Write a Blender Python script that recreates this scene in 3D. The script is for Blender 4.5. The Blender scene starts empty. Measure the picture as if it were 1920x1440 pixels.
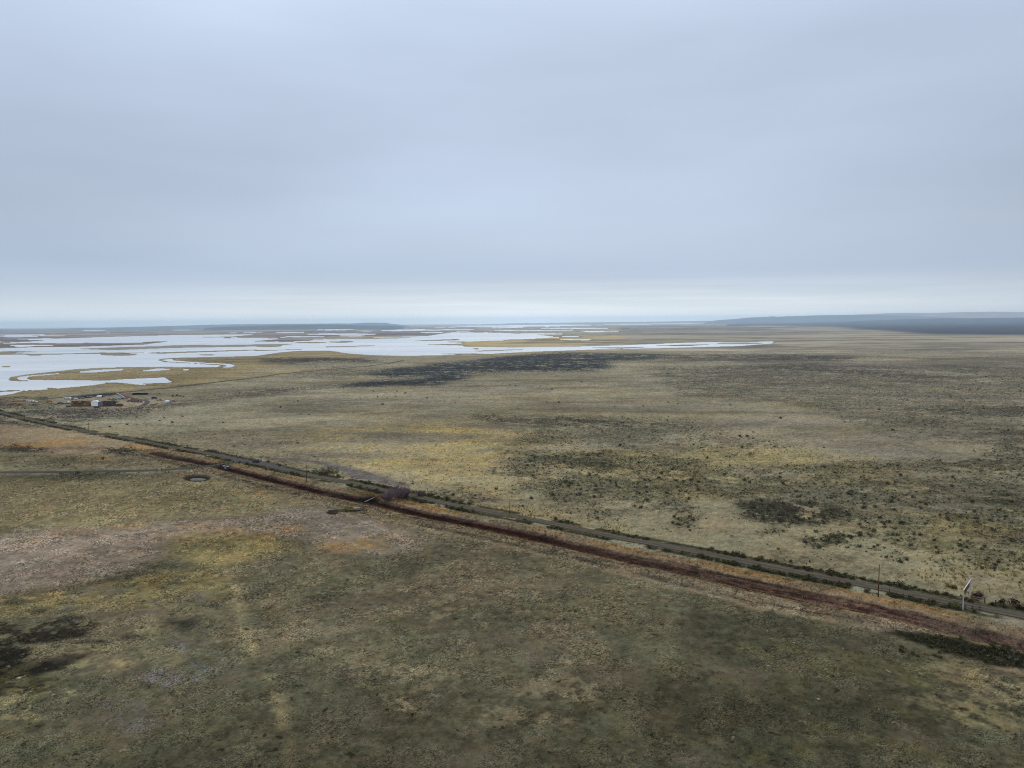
import bpy, math, random
import numpy as np
from mathutils import Matrix, Vector

R = math.radians
scene = bpy.context.scene
col = scene.collection
rng = np.random.default_rng(7)
random.seed(7)

# ------------------------------------------------------------------ camera, sky, sun, exposure
CAM_H = 75.0                       # drone height over the plain, metres
FOC = 1371.0                       # focal length in pixels of the 1920 wide photograph
PITCH, ROLL = math.atan(115.5 / FOC), R(-0.5)
cd = bpy.data.cameras.new('camera')
cd.sensor_fit = 'HORIZONTAL'
cd.angle_x = 2 * math.atan(960 / FOC)
cd.clip_start, cd.clip_end = 0.5, 250000
cam = bpy.data.objects.new('camera', cd)
col.objects.link(cam)
ROT = Matrix.Rotation(R(90) - PITCH, 3, 'X') @ Matrix.Rotation(ROLL, 3, 'Z')
cam.matrix_world = Matrix.Translation((0, 0, CAM_H)) @ ROT.to_4x4()
scene.camera = cam

SUN_EL, SUN_AZ = R(38), R(9)      # azimuth measured from +Y (view direction) towards +X
w = bpy.data.worlds.new('World')
scene.world = w
w.use_nodes = True
nt = w.node_tree
for n in list(nt.nodes): nt.nodes.remove(n)
def N(t, **k):
    n = nt.nodes.new(t)
    for a, b in k.items(): setattr(n, a, b)
    return n
L = lambda a, b: nt.links.new(a, b)
def lin(c):
    c = c / 255.0
    return c / 12.92 if c <= 0.04045 else ((c + 0.055) / 1.055) ** 2.4
def srgb(r, g, b): return (lin(r), lin(g), lin(b))
out = N('ShaderNodeOutputWorld')
sky = N('ShaderNodeTexSky', sky_type='NISHITA', sun_disc=False, sun_elevation=SUN_EL, sun_rotation=SUN_AZ, altitude=1200, air_density=1.0, dust_density=2.0)
bg1 = N('ShaderNodeBackground'); bg1.inputs[1].default_value = 0.08
L(sky.outputs[0], bg1.inputs[0])
tc = N('ShaderNodeTexCoord')
sep = N('ShaderNodeSeparateXYZ'); L(tc.outputs['Generated'], sep.inputs[0])
# overcast deck: brightness by elevation, broken up by stretched cloud noise
mp = N('ShaderNodeMapping'); mp.inputs['Scale'].default_value = (1.0, 1.0, 4.5)
L(tc.outputs['Generated'], mp.inputs[0])
nz = N('ShaderNodeTexNoise'); nz.inputs['Scale'].default_value = 1.1; nz.inputs['Detail'].default_value = 4; nz.inputs['Roughness'].default_value = 0.42
L(mp.outputs[0], nz.inputs['Vector'])
mp2 = N('ShaderNodeMapping'); mp2.inputs['Scale'].default_value = (2.2, 2.2, 75); mp2.inputs['Location'].default_value = (3.1, 0.7, 0.35)
L(tc.outputs['Generated'], mp2.inputs[0])
nz2 = N('ShaderNodeTexNoise'); nz2.inputs['Scale'].default_value = 1.3; nz2.inputs['Detail'].default_value = 6; nz2.inputs['Roughness'].default_value = 0.55
L(mp2.outputs[0], nz2.inputs['Vector'])
def math_(op, a, b=None, c=None, clamp=False):
    n = N('ShaderNodeMath', operation=op); n.use_clamp = clamp
    for i, v in enumerate((a, b, c)):
        if v is None: continue
        if isinstance(v, (int, float)): n.inputs[i].default_value = v
        else: L(v, n.inputs[i])
    return n.outputs[0]
zj = math_('ADD', sep.outputs['Z'], math_('MULTIPLY', math_('SUBTRACT', nz.outputs['Fac'], 0.5), math_('MULTIPLY_ADD', sep.outputs['Z'], 0.62, 0.016)))
ramp = N('ShaderNodeValToRGB')
SKY_STOPS = [(0.000, (262, 264, 262)), (0.010, (246, 250, 252)), (0.020, (226, 233, 239)), (0.034, (200, 211, 223)), (0.052, (184, 197, 215)),
             (0.078, (175, 189, 211)), (0.120, (181, 194, 213)), (0.180, (187, 201, 222)), (0.260, (194, 208, 230)),
             (0.360, (201, 217, 240)), (0.430, (206, 221, 242)), (0.650, (272, 274, 275)), (1.0, (300, 300, 300))]
cr = ramp.color_ramp
while len(cr.elements) < len(SKY_STOPS): cr.elements.new(0.5)
for e, (p, c) in zip(cr.elements, SKY_STOPS):
    e.position = p; e.color = (*srgb(*c), 1)
L(zj, ramp.inputs[0])
# thin bright gaps low over the horizon, strongest straight ahead
low = N('ShaderNodeMapRange'); low.inputs['From Min'].default_value = 0.058; low.inputs['From Max'].default_value = 0.010
L(sep.outputs['Z'], low.inputs['Value'])
ahead = N('ShaderNodeMapRange', interpolation_type='SMOOTHSTEP'); ahead.inputs['From Min'].default_value = 0.80; ahead.inputs['From Max'].default_value = 1.0
dotp = N('ShaderNodeVectorMath', operation='DOT_PRODUCT'); dotp.inputs[1].default_value = (0.10, 0.995, 0.0)
L(tc.outputs['Generated'], dotp.inputs[0]); L(dotp.outputs['Value'], ahead.inputs['Value'])
streak = N('ShaderNodeMapRange'); streak.inputs['From Min'].default_value = 0.38; streak.inputs['From Max'].default_value = 0.66
L(nz2.outputs['Fac'], streak.inputs['Value'])
fac = math_('MULTIPLY', math_('MULTIPLY', low.outputs[0], math_('MULTIPLY_ADD', streak.outputs[0], 0.62, 0.24)), math_('MULTIPLY_ADD', ahead.outputs[0], 0.98, 0.10))
mixs = N('ShaderNodeMix', data_type='RGBA'); L(fac, mixs.inputs[0]); L(ramp.outputs[0], mixs.inputs[6]); mixs.inputs[7].default_value = (*srgb(262, 264, 264), 1)
# very soft large-scale tone changes of the deck
tone = N('ShaderNodeMapRange'); tone.inputs['From Min'].default_value = 0.3; tone.inputs['From Max'].default_value = 0.7; tone.inputs['To Min'].default_value = 0.82; tone.inputs['To Max'].default_value = 1.17
L(nz.outputs['Fac'], tone.inputs['Value'])
side = N('ShaderNodeMapRange', interpolation_type='SMOOTHSTEP'); side.inputs['From Min'].default_value = -0.1; side.inputs['From Max'].default_value = 0.65; side.inputs['To Min'].default_value = 1.0; side.inputs['To Max'].default_value = 0.86
L(sep.outputs['X'], side.inputs['Value'])                # the deck thickens towards the right
mul = N('ShaderNodeVectorMath', operation='SCALE'); L(mixs.outputs[2], mul.inputs[0]); L(math_('MULTIPLY', tone.outputs[0], side.outputs[0]), mul.inputs['Scale'])
bg2 = N('ShaderNodeBackground'); bg2.inputs[1].default_value = 1.0
L(mul.outputs[0], bg2.inputs[0])
ms = N('ShaderNodeMixShader'); ms.inputs[0].default_value = 0.93
L(bg1.outputs[0], ms.inputs[1]); L(bg2.outputs[0], ms.inputs[2]); L(ms.outputs[0], out.inputs[0])

sd = bpy.data.lights.new('sun', 'SUN'); sd.energy = 1.4; sd.angle = R(32); sd.color = (1.0, 0.95, 0.88)
so = bpy.data.objects.new('sun', sd); col.objects.link(so)
sdir = Vector((math.sin(SUN_AZ) * math.cos(SUN_EL), math.cos(SUN_AZ) * math.cos(SUN_EL), math.sin(SUN_EL)))
so.rotation_euler = sdir.to_track_quat('Z', 'Y').to_euler()
scene.view_settings.view_transform = 'Standard'
scene.view_settings.look = 'None'
scene.view_settings.gamma = 1
scene.view_settings.use_curve_mapping = False
scene.view_settings.exposure = 0
scene.cycles.use_denoising = True
scene.cycles.denoising_input_passes = 'RGB_ALBEDO_NORMAL'
scene.cycles.denoising_prefilter = 'NONE'
scene.cycles.use_adaptive_sampling = False
scene.cycles.filter_width = 1.05
scene.cycles.volume_bounces = 1
scene.cycles.max_bounces = 5
scene.cycles.diffuse_bounces = 2
scene.cycles.caustics_reflective = False
scene.cycles.caustics_refractive = False

# ------------------------------------------------------------------ survey helpers
RA = np.array(ROT)
def at(px, py, z=0.0):
    """ground point seen at a pixel of the 1920 x 1440 photograph"""
    d = RA @ np.array([(px - 960) / FOC, (720 - py) / FOC, -1.0])
    t = (z - CAM_H) / min(d[2], -1e-4)
    return np.array([d[0] * t, d[1] * t])
def pts(poly): return np.array([at(*p) for p in poly])
def ell(cx, cy, rx, ry, n=20): return [(cx + rx * math.cos(k * 2 * math.pi / n), cy + ry * math.sin(k * 2 * math.pi / n)) for k in range(n)]

def hash2(ix, iy, seed):
    h = (ix.astype(np.int64) * 374761393 + iy.astype(np.int64) * 668265263 + seed * 974634599) & 0xffffffff
    h = ((h ^ (h >> 13)) * 1274126177) & 0xffffffff
    h = h ^ (h >> 16)
    return (h & 0xffff).astype(np.float32) / 65535.0
def vnoise(x, y, seed=0):
    ix, iy = np.floor(x), np.floor(y)
    fx, fy = (x - ix).astype(np.float32), (y - iy).astype(np.float32)
    fx = fx * fx * (3 - 2 * fx); fy = fy * fy * (3 - 2 * fy)
    a, b = hash2(ix, iy, seed), hash2(ix + 1, iy, seed)
    c, d = hash2(ix, iy + 1, seed), hash2(ix + 1, iy + 1, seed)
    return (a + (b - a) * fx) * (1 - fy) + (c + (d - c) * fx) * fy
def fbm(x, y, scale, octv=4, seed=0, rough=0.5):
    s, amp, tot = 0, 1.0, 0
    x, y = x / scale, y / scale
    a0 = .5 + .37 * (seed % 7)
    for k in range(octv):
        ca0, sa0 = math.cos(a0 if k else .45), math.sin(a0 if k else .45)      # turn every octave so no lattice shows
        x, y = x * ca0 - y * sa0, x * sa0 + y * ca0
        s = s + amp * vnoise(x * 2 ** k + 17.3 * k, y * 2 ** k - 9.1 * k, seed + k); tot += amp; amp *= rough
    return s / tot                                    # 0..1 centred near 0.5
def sstep(a, b, x):
    t = np.clip((x - a) / (b - a), 0, 1); return t * t * (3 - 2 * t)

# ------------------------------------------------------------------ ground grid: rows of constant distance, finer near the drone
dep = np.concatenate([np.arange(2.2, 70, 0.5), np.arange(70, 200, 0.8), np.arange(200, 960, 1.15), np.arange(960, 2400, 4.0)])
rowD = CAM_H * FOC / dep[::-1]
rowD = np.concatenate([[-2000, -300, -40, 20], rowD])
uu = np.arange(-1240, 1240.1, 2.1)
uu = np.concatenate([np.arange(-2600, -1240, 10.0), uu, np.arange(uu[-1] + 10, 2600, 10.0)])   # coarser beyond the sides
DU = np.gradient(uu)[None, :]
DD = np.maximum(rowD, 42)[:, None]
GX = uu[None, :] * DD / FOC
GY = np.repeat(rowD[:, None], len(uu), 1)
NR, NC = GX.shape
cellD = np.gradient(rowD)[:, None]; cellW = DU * DD / FOC
CELL = np.abs(cellD * cellW)
CELL[:4] = 0
wx = fbm(GX, GY, 1.0, 1, 5)  # placeholder, replaced below
# domain warp: ragged natural borders whose size grows with distance
sc = np.maximum(DD, 100) / 300.0
LY = 300.0 * np.log(np.maximum(DD, 70)) + 0 * GX          # distance measured in steps that grow with distance
WXa = np.zeros((NR, NC), np.float32); WYa = np.zeros((NR, NC), np.float32)
for k, (s, a) in enumerate(((30, 5.0), (11, 2.6), (4, 1.6), (1.7, 1.0))):
    WXa += a * (vnoise(GX / (s * sc), LY / s, 40 + k) - 0.5)
    WYa += a * (vnoise(GX / (s * sc) + 33, LY / s, 60 + k) - 0.5)
WXa *= sc; WYa *= sc

def block(P, margin):
    y0, y1 = P[:, 1].min(), P[:, 1].max()
    r0 = max(np.searchsorted(rowD, y0 - margin) - 14, 4); r1 = min(np.searchsorted(rowD, y1 + margin) + 14, NR)
    us = P[:, 0] / np.maximum(P[:, 1], 42) * FOC
    m = margin / max(y0, 42) * FOC
    c0 = max(np.searchsorted(uu, us.min() - m) - 14, 0); c1 = min(np.searchsorted(uu, us.max() + m) + 14, NC)
    return slice(r0, r1), slice(c0, c1)
def inside(P, X, Y):
    res = np.zeros(X.shape, bool)
    n = len(P)
    for i in range(n):
        x0, y0 = P[i]; x1, y1 = P[(i + 1) % n]
        if y0 == y1: continue
        c = (Y < y0) != (Y < y1)
        res ^= c & (X < (x1 - x0) * (Y - y0) / (y1 - y0) + x0)
    return res
def box(a, k, axis):
    if k < 1: return a
    pad = [(0, 0), (0, 0)]; pad[axis] = (k + 1, k)
    c = np.cumsum(np.pad(a, pad, mode='edge'), axis=axis)
    n = a.shape[axis]
    hi = np.take(c, np.arange(2 * k + 1, 2 * k + 1 + n), axis); lo = np.take(c, np.arange(0, n), axis)
    return (hi - lo) / (2 * k + 1)
def pmask(poly, warp=1.0, blur=2):
    """soft, ragged mask of a patch outlined on the photograph, as (slices, array)"""
    P = pts(poly)
    mg = 12 * warp * max(P[:, 1].max(), 100) / 300.0
    s = block(P, mg)
    m = inside(P, GX[s] + WXa[s] * warp, GY[s] + WYa[s] * warp).astype(np.float32)
    b = int(blur)
    if b > 0 and m.size:
        for _ in range(2): m = box(box(m, b, 0), 2 * b, 1)
    return s, m

def path_dist(P, lim):
    """signed distance to a polyline (positive to the left of travel) and distance along it"""
    best = np.full((NR, NC), 1e6, np.float32); sgn = np.full((NR, NC), 1e6, np.float32); along = np.zeros((NR, NC), np.float32)
    acc = 0
    for i in range(len(P) - 1):
        a, b = P[i], P[i + 1]
        d = b - a; l = np.hypot(*d); d = d / l
        s = block(np.array([a, b]), lim)
        X, Y = GX[s] - a[0], GY[s] - a[1]
        t = np.clip(X * d[0] + Y * d[1], 0, l)
        ex, ey = X - d[0] * t, Y - d[1] * t
        dist = np.hypot(ex, ey)
        side = np.where(d[0] * Y - d[1] * X >= 0, 1, -1)
        bb = best[s]; up = dist < bb
        bb[up] = dist[up]; sgn[s][up] = (dist * side)[up]; along[s][up] = (acc + t)[up]
        acc += l
    return sgn, along

# ------------------------------------------------------------------ lines of the place
ROAD = [(3400, 1560), (2600, 1315), (2250, 1227), (1990, 1171), (1920, 1155), (1828, 1137.5), (1762, 1125), (1675, 1107), (1587, 1090), (1500, 1073.5), (1413, 1056), (1267, 1027), (1167, 1009.5),
        (1067, 988), (967, 968), (900, 956.5), (840, 944.5), (774, 929.5), (718, 918.5), (681, 910), (634, 900.5), (587, 892),
        (540, 882.5), (500, 872.5), (457, 864.5), (432, 859.5), (400, 852), (365, 845.5), (332, 840), (290, 832), (240, 822.5), (200, 815.5), (167, 810), (104, 797.5), (42, 783.5), (0, 773), (-60, 759), (-160, 741), (-420, 700)]
FARM = [(-900, 893), (-160, 887), (0, 885.8), (110, 884.8), (208, 883.6), (292, 881.8), (344, 878.4), (400, 873.4), (430, 868), (446, 863)]
LAKE = [(-900, 818), (-160, 766), (0, 755), (60, 750.5), (100, 746.5), (175, 739.5), (225, 736), (275, 731), (330, 725.5), (375, 720), (430, 713.5), (480, 708), (530, 700.5), (605, 694), (680, 687.5), (730, 681), (755, 676)]
CANAL = [(3400, 1660), (2600, 1393), (2250, 1296), (2010, 1232), (1920, 1209), (1872, 1197), (1806, 1181.5), (1719, 1158.5), (1631, 1139), (1566, 1126.5), (1500, 1115), (1400, 1093), (1273, 1065), (1173, 1044),
         (1073, 1021), (973, 999), (873, 978.5), (773, 958), (690, 939), (652, 931), (596, 919), (560, 911), (515, 899), (473, 889), (432, 878.5), (404, 872), (390, 869), (357, 862.5), (323, 856.5), (290, 848)]
roadP, farmP, lakeP, canalP = pts(ROAD), pts(FARM), pts(LAKE), pts(CANAL)
rd, ra = path_dist(roadP, 30)
fd, fa = path_dist(farmP, 20)
kd, ka = path_dist(lakeP, 40)
cdst, ca = path_dist(canalP, 55)
# travel runs from right to left, so the left-hand (positive) side is the camera side: flip, positive = away from camera
rd, cdst = -rd, -cdst

# ------------------------------------------------------------------ water and land
E = ell
WATER = [('w', [(45, 637), (190, 632), (285, 629.5), (330, 628), (480, 627), (440, 630.5), (290, 634), (190, 637), (100, 638)]),
 ('w', [(-200, 655), (0, 653), (60, 651), (130, 650.5), (270, 646), (330, 638), (380, 635), (480, 634), (600, 636), (720, 632), (800, 630), (850, 623), (940, 624), (1010, 628), (1040, 631), (960, 636), (870, 641), (862, 646), (870, 650), (960, 651), (1080, 649.5), (1170, 647), (1290, 642), (1448, 640), (1448, 643.5), (1390, 648.5), (1260, 652), (1120, 655), (1000, 659), (900, 664), (850, 665), (760, 667), (700, 665.5), (650, 662), (615, 657), (560, 657.5), (520, 661), (480, 667), (440, 669), (330, 671.5), (300, 674), (310, 678), (415, 685), (405, 689), (300, 688), (190, 690), (100, 698), (30, 706), (18, 711), (60, 713.5), (195, 716), (200, 718), (165, 722.5), (100, 728.5), (40, 733), (25, 737.5), (0, 741), (-200, 752)]),
 ('w', E(905, 611.5, 60, 1.2)), ('w', [(900, 611.3), (960, 609.6), (1060, 608.8), (1140, 609.3), (1040, 611.5), (960, 613)]), ('w', [(1100, 608), (1350, 605.2), (1350, 606), (1180, 608.6)]),
 ('w', E(545, 623.5, 30, .8)), ('w', E(640, 626.5, 70, 1.3)), ('w', E(780, 618.5, 40, .9)), ('w', E(810, 623.5, 25, .8)), ('w', E(660, 629.5, 26, 1)), ('w', E(210, 641.5, 60, 1.1)), ('w', E(110, 642.5, 50, .8)), ('w', E(60, 647.5, 45, .9)), ('w', E(1075, 615.5, 70, .8)), ('w', E(1010, 626, 50, 1.2)), ('w', E(1070, 630.8, 20, .7)), ('w', E(1130, 622, 40, .7)),
 ('l', [(-200, 661), (0, 659), (30, 657.5), (90, 660), (230, 660.6), (300, 661), (230, 662.6), (100, 664.5), (0, 664.8), (-200, 667)]), ('w', [(20, 661.5), (60, 659.8), (200, 661.2), (60, 663)]),
 ('l', [(135, 654), (230, 650.5), (330, 648), (480, 645.5), (560, 644.5), (500, 649), (330, 652), (220, 656)]),
 ('l', [(300, 648), (420, 645), (530, 646), (440, 650)]), ('w', [(340, 645), (420, 640.5), (540, 639), (640, 643), (530, 644.5), (400, 647)]),
 ('l', E(225, 664.6, 36, 1.9)), ('l', E(65, 665, 15, 1.5)), ('l', [(270, 661.2), (400, 657.2), (480, 655), (480, 656.7), (300, 663)]), ('l', E(390, 665, 18, 1)), ('l', E(10, 687, 12, 1)), ('l', E(300, 661, 8, 1)),
 ('l', E(640, 640.5, 24, 1.9)), ('l', E(585, 642, 32, 1.2)), ('l', [(605, 649.5), (700, 647.2), (710, 648.2), (610, 651)]), ('l', E(500, 648, 28, 2.6)), ('l', [(470, 656), (600, 654.3), (480, 658)]), ('l', [(765, 638.7), (865, 635.3), (860, 637.7), (800, 639.3)]), ('l', [(785, 646.3), (865, 644), (865, 647.4)]),
 ('l', [(808, 663), (880, 662.2), (920, 663), (860, 664.6)]), ('l', [(885, 657.5), (960, 655), (1010, 654.6), (900, 658.6)]), ('l', [(1090, 651.6), (1235, 650), (1160, 653.4)]), ('l', [(1218, 648), (1290, 645.6), (1340, 645.5), (1290, 648.6)]), ('l', E(1385, 643.4, 45, 1.6)), ('l', E(895, 653.7, 7, 1)),
 ('l', [(470, 640), (560, 632.5), (640, 634), (790, 632), (740, 634.5), (620, 636.5), (540, 641)]), ('l', E(860, 640.8, 22, 1)),
 ('l', [(5, 712), (18, 712.5), (24, 706.2), (50, 701.5), (100, 696), (145, 691.5), (190, 689), (260, 687.3), (300, 687), (350, 688), (420, 688), (420, 700), (325, 715), (240, 722), (205, 719), (195, 716.4), (110, 714.3), (62, 714.2), (35, 714.2)]),
 ('w', [(33, 708), (50, 704), (100, 700), (140, 697.5), (100, 701.5), (60, 705), (50, 709), (60, 711.8), (110, 712), (195, 713.2), (230, 710.5), (308, 707), (314, 711), (325, 716.5), (262, 718.7), (300, 723.5), (260, 720.5), (225, 717), (190, 716), (60, 713.2), (38, 712)]),
 ('w', [(145, 696.3), (180, 693), (232, 690.8), (228, 693.6), (170, 698.3), (150, 698.5)]), ('w', [(262, 695), (295, 690), (325, 692), (290, 694.8)]), ('w', E(347, 692.7, 8, 1.1)),
 ('l', [(297, 675), (303, 672.5), (330, 670.5), (480, 667), (500, 690), (412, 689.5), (428, 686), (425, 684.6), (395, 682.4), (350, 680.3), (308, 678.6)]),
 ('w', [(304, 674.6), (322, 672.4), (327, 675.6), (360, 678.6), (400, 680.6), (430, 682.3), (443, 685), (432, 688.3), (412, 689), (428, 686), (420, 683.2), (360, 680.2), (314, 677.6)]),
 ('l', [(-20, 732.6), (30, 731), (62, 730.2), (30, 732.8), (-20, 735)]), ('l', E(95, 727.6, 12, .9)), ]
wat = np.zeros((NR, NC), np.float32)
for kind, poly in WATER:
    s, m = pmask(poly, 0.22, 0)
    wat[s] = np.maximum(wat[s], m) if kind == 'w' else wat[s] * (1 - m)
# flooded flats far off: shallow pools wherever the marsh dips
s, m = pmask([(-200, 650), (-200, 620), (0, 620), (480, 617), (760, 613), (1000, 609), (1150, 609), (1100, 640), (860, 640), (700, 640), (480, 640), (300, 640), (150, 650)], 0.6, 3)
mn = fbm(GX[s], GY[s], 900, 5, 90, 0.6)
wat[s] = np.maximum(wat[s], ((mn > 0.612) & (m > 0.5)).astype(np.float32))
s, m = pmask(E(370, 896.3, 27, 5.8), 0.25, 0)
pond = np.zeros((NR, NC), np.float32); pond[s] = m
s2, m2 = pmask(E(373, 896.9, 16, 2.3), 0.35, 0)
pond_w = np.zeros((NR, NC), np.float32); pond_w[s2] = m2

# ------------------------------------------------------------------ ground height
GZ = ((fbm(GX, GY, 60, 3, 3) - 0.5) * 0.5 + (fbm(GX, GY, 14, 3, 8) - 0.5) * 0.22) * np.clip(1 - DD / 1500, 0.1, 1)
bed = np.exp(-np.abs(cdst / 5.0) ** 4)
bank = np.exp(-((cdst + 9) / 3.2) ** 2) * 0.35 + np.exp(-((cdst - 8) / 3.0) ** 2) * 0.2
GZ = GZ * (1 - bed) - .55 * bed + bank
flat = np.maximum(np.maximum(1 - sstep(3.6, 6.0, np.abs(rd)), 1 - sstep(3.0, 5.0, np.abs(fd))), 1 - sstep(4, 8, np.abs(kd)))
GZ = GZ * (1 - flat) - 0.06 * flat
GZ = np.where(pond > 0.5, GZ * 0.2 - 0.35, GZ); GZ = np.where(pond_w > 0.5, -0.75, GZ)
wl = box(box(wat, 1, 0), 1, 1)
GZ = np.where(wl > 0.5, -1.2, np.where(wl > 0.05, -0.1, GZ))
GZ[:4] = 0

def height(x, y):
    r = np.clip(np.searchsorted(rowD, y), 1, NR - 1); c = np.clip(np.searchsorted(uu, x / np.maximum(y, 42) * FOC), 1, NC - 1)
    r = np.where(np.abs(rowD[r - 1] - y) < np.abs(rowD[r] - y), r - 1, r)
    return GZ[r, c]

# ------------------------------------------------------------------ ground cover: albedo of soil, grass, brush litter
E_GROUND = np.array((1.30, 1.30, 1.31), np.float32)                    # daylight on level ground; turns a tone on the photograph into an albedo
def tone_(c): return np.array(srgb(*c), np.float32) / E_GROUND
C = np.zeros((NR, NC, 3), np.float32)
g = fbm(GX, GY, 2.2, 3, 300, .7); g2 = fbm(GX, GY, .8, 2, 310, .8)
n1 = fbm(GX, GY, 260, 5, 11); n2 = fbm(GX, GY, 55, 4, 23); n3 = fbm(GX, GY, 9, 4, 31, 0.6); n4 = fbm(GX, GY, 1400, 5, 77); n5 = fbm(GX * 0.35, GY, 30, 5, 101, 0.6); rg = .42 * n3 + .33 * g + .25 * fbm(GX, GY, 28, 3, 131)
def put(s, m, c, a=1.0):
    k = (m * a)[..., None]; C[s] = C[s] * (1 - k) + tone_(c) * k
ALL = (slice(0, NR), slice(0, NC))
C[:] = tone_((127, 120, 99))
put(ALL, sstep(0.45, 0.62, n1), (133, 127, 108), 0.8)
put(ALL, sstep(0.52, 0.66, n5), (108, 104, 88), 0.55)
put(ALL, sstep(0.52, 0.68, n2), (137, 127, 96), 0.45)
put(ALL, sstep(0.50, 0.36, n5), (120, 112, 100), 0.5)
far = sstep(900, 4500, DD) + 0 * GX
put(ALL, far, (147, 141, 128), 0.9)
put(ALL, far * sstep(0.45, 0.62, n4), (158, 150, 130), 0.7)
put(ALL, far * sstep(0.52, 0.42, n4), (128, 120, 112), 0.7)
def patch(poly, c, a=1.0, warp=1.0, blur=3, mod=None):
    s, m = pmask(poly, warp, blur)
    if mod is not None: m = m * sstep(mod[1], mod[2], mod[0][s])
    put(s, m, c, a)
# -- beyond the lake
patch([(-300, 650), (-300, 624), (0, 620), (480, 615), (760, 611), (900, 612), (820, 624), (600, 636), (300, 645), (0, 652)], (124, 110, 104), .85, .5, 3)
patch([(0, 618), (480, 613), (900, 607), (900, 611), (480, 618), (0, 625)], (112, 100, 98), .7, .4, 2)
patch([(860, 645), (880, 640), (960, 638), (1020, 632), (1090, 628), (1180, 630), (1160, 640), (1080, 647), (960, 651), (890, 651)], (176, 156, 108), .95, .3, 1)
patch([(760, 668), (850, 666), (1000, 660), (1150, 655), (1300, 652), (1300, 655), (1150, 659), (1000, 664), (860, 669)], (140, 126, 96), .8, .3, 1)
patch([(1160, 622), (1160, 612), (1400, 606), (1400, 612), (1560, 612), (1440, 619), (1250, 621)], (72, 70, 74), .75, .5, 1, (n4, .40, .52))
patch([(1400, 609), (1560, 603), (1700, 597.5), (2200, 594), (2200, 630), (1920, 628), (1760, 627), (1650, 621), (1560, 613.5), (1480, 612)], (54, 61, 77), .95, 1.6, 3)  # blue-grey sage flat, some haze blue mixed into its colour
patch([(1340, 606.5), (1440, 603.2), (1640, 602.5), (1560, 604.5), (1400, 607.5)], (206, 190, 150), .9, .3, 0)
patch([(1440, 640), (1560, 622), (1760, 630), (2100, 634), (2100, 660), (1440, 664)], (152, 145, 128), .6, .6, 3)
sa = fbm(GX * .25, GY, 420, 5, 511, .62); sb = fbm(GX * .3, GY, 160, 5, 521, .62)
s, m = pmask([(-300, 655), (-300, 622), (0, 619), (480, 614), (900, 610), (1000, 612), (860, 640), (480, 642), (300, 648), (0, 656)], .5, 3)
put(s, m * sstep(.52, .60, sa[s]), (158, 146, 128), .8); put(s, m * sstep(.48, .40, sa[s]), (92, 80, 82), .75)
s, m = pmask([(900, 650), (1150, 612), (1400, 607), (1560, 614), (1760, 629), (2300, 632), (2300, 668), (1440, 662), (1000, 655)], .5, 3)
put(s, m * sstep(.53, .62, sb[s]), (166, 158, 142), .75); put(s, m * sstep(.47, .38, sb[s]), (100, 95, 88), .75)
s, m = pmask([(1250, 676), (1440, 655), (1700, 640), (2300, 645), (2300, 690), (1440, 690)], .6, 3)
put(s, m * sstep(.50, .60, sb[s]), (104, 98, 90), .7)
# -- shore
patch([(420, 690), (480, 667), (520, 661), (560, 657), (615, 657), (650, 662), (700, 667), (620, 674), (560, 676), (500, 690), (400, 706), (250, 724), (200, 727)], (136, 122, 88), .8, .4, 1)
patch([(30, 712), (50, 702), (140, 694), (300, 689), (440, 690), (420, 704), (325, 718), (200, 724), (60, 744), (0, 752), (-200, 762), (-200, 752), (0, 741), (60, 733), (200, 719), (195, 716)], (126, 114, 84), .9, .3, 1)
patch([(330, 672), (480, 668), (520, 672), (500, 684), (440, 683), (360, 677)], (124, 112, 82), .8, .3, 1)
patch([(200, 730), (340, 712), (480, 697), (640, 685), (660, 690), (480, 706), (330, 724), (200, 737)], (140, 127, 92), .7, .4, 2)
edge = np.clip(box(box(wat, 2, 0), 4, 1) * 3, 0, 1) * (1 - wat) * (DD > 550)
put(ALL, edge, (120, 112, 96), .5)
put(ALL, (wat > 0.5).astype(np.float32), (80, 78, 70), .8)
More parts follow.
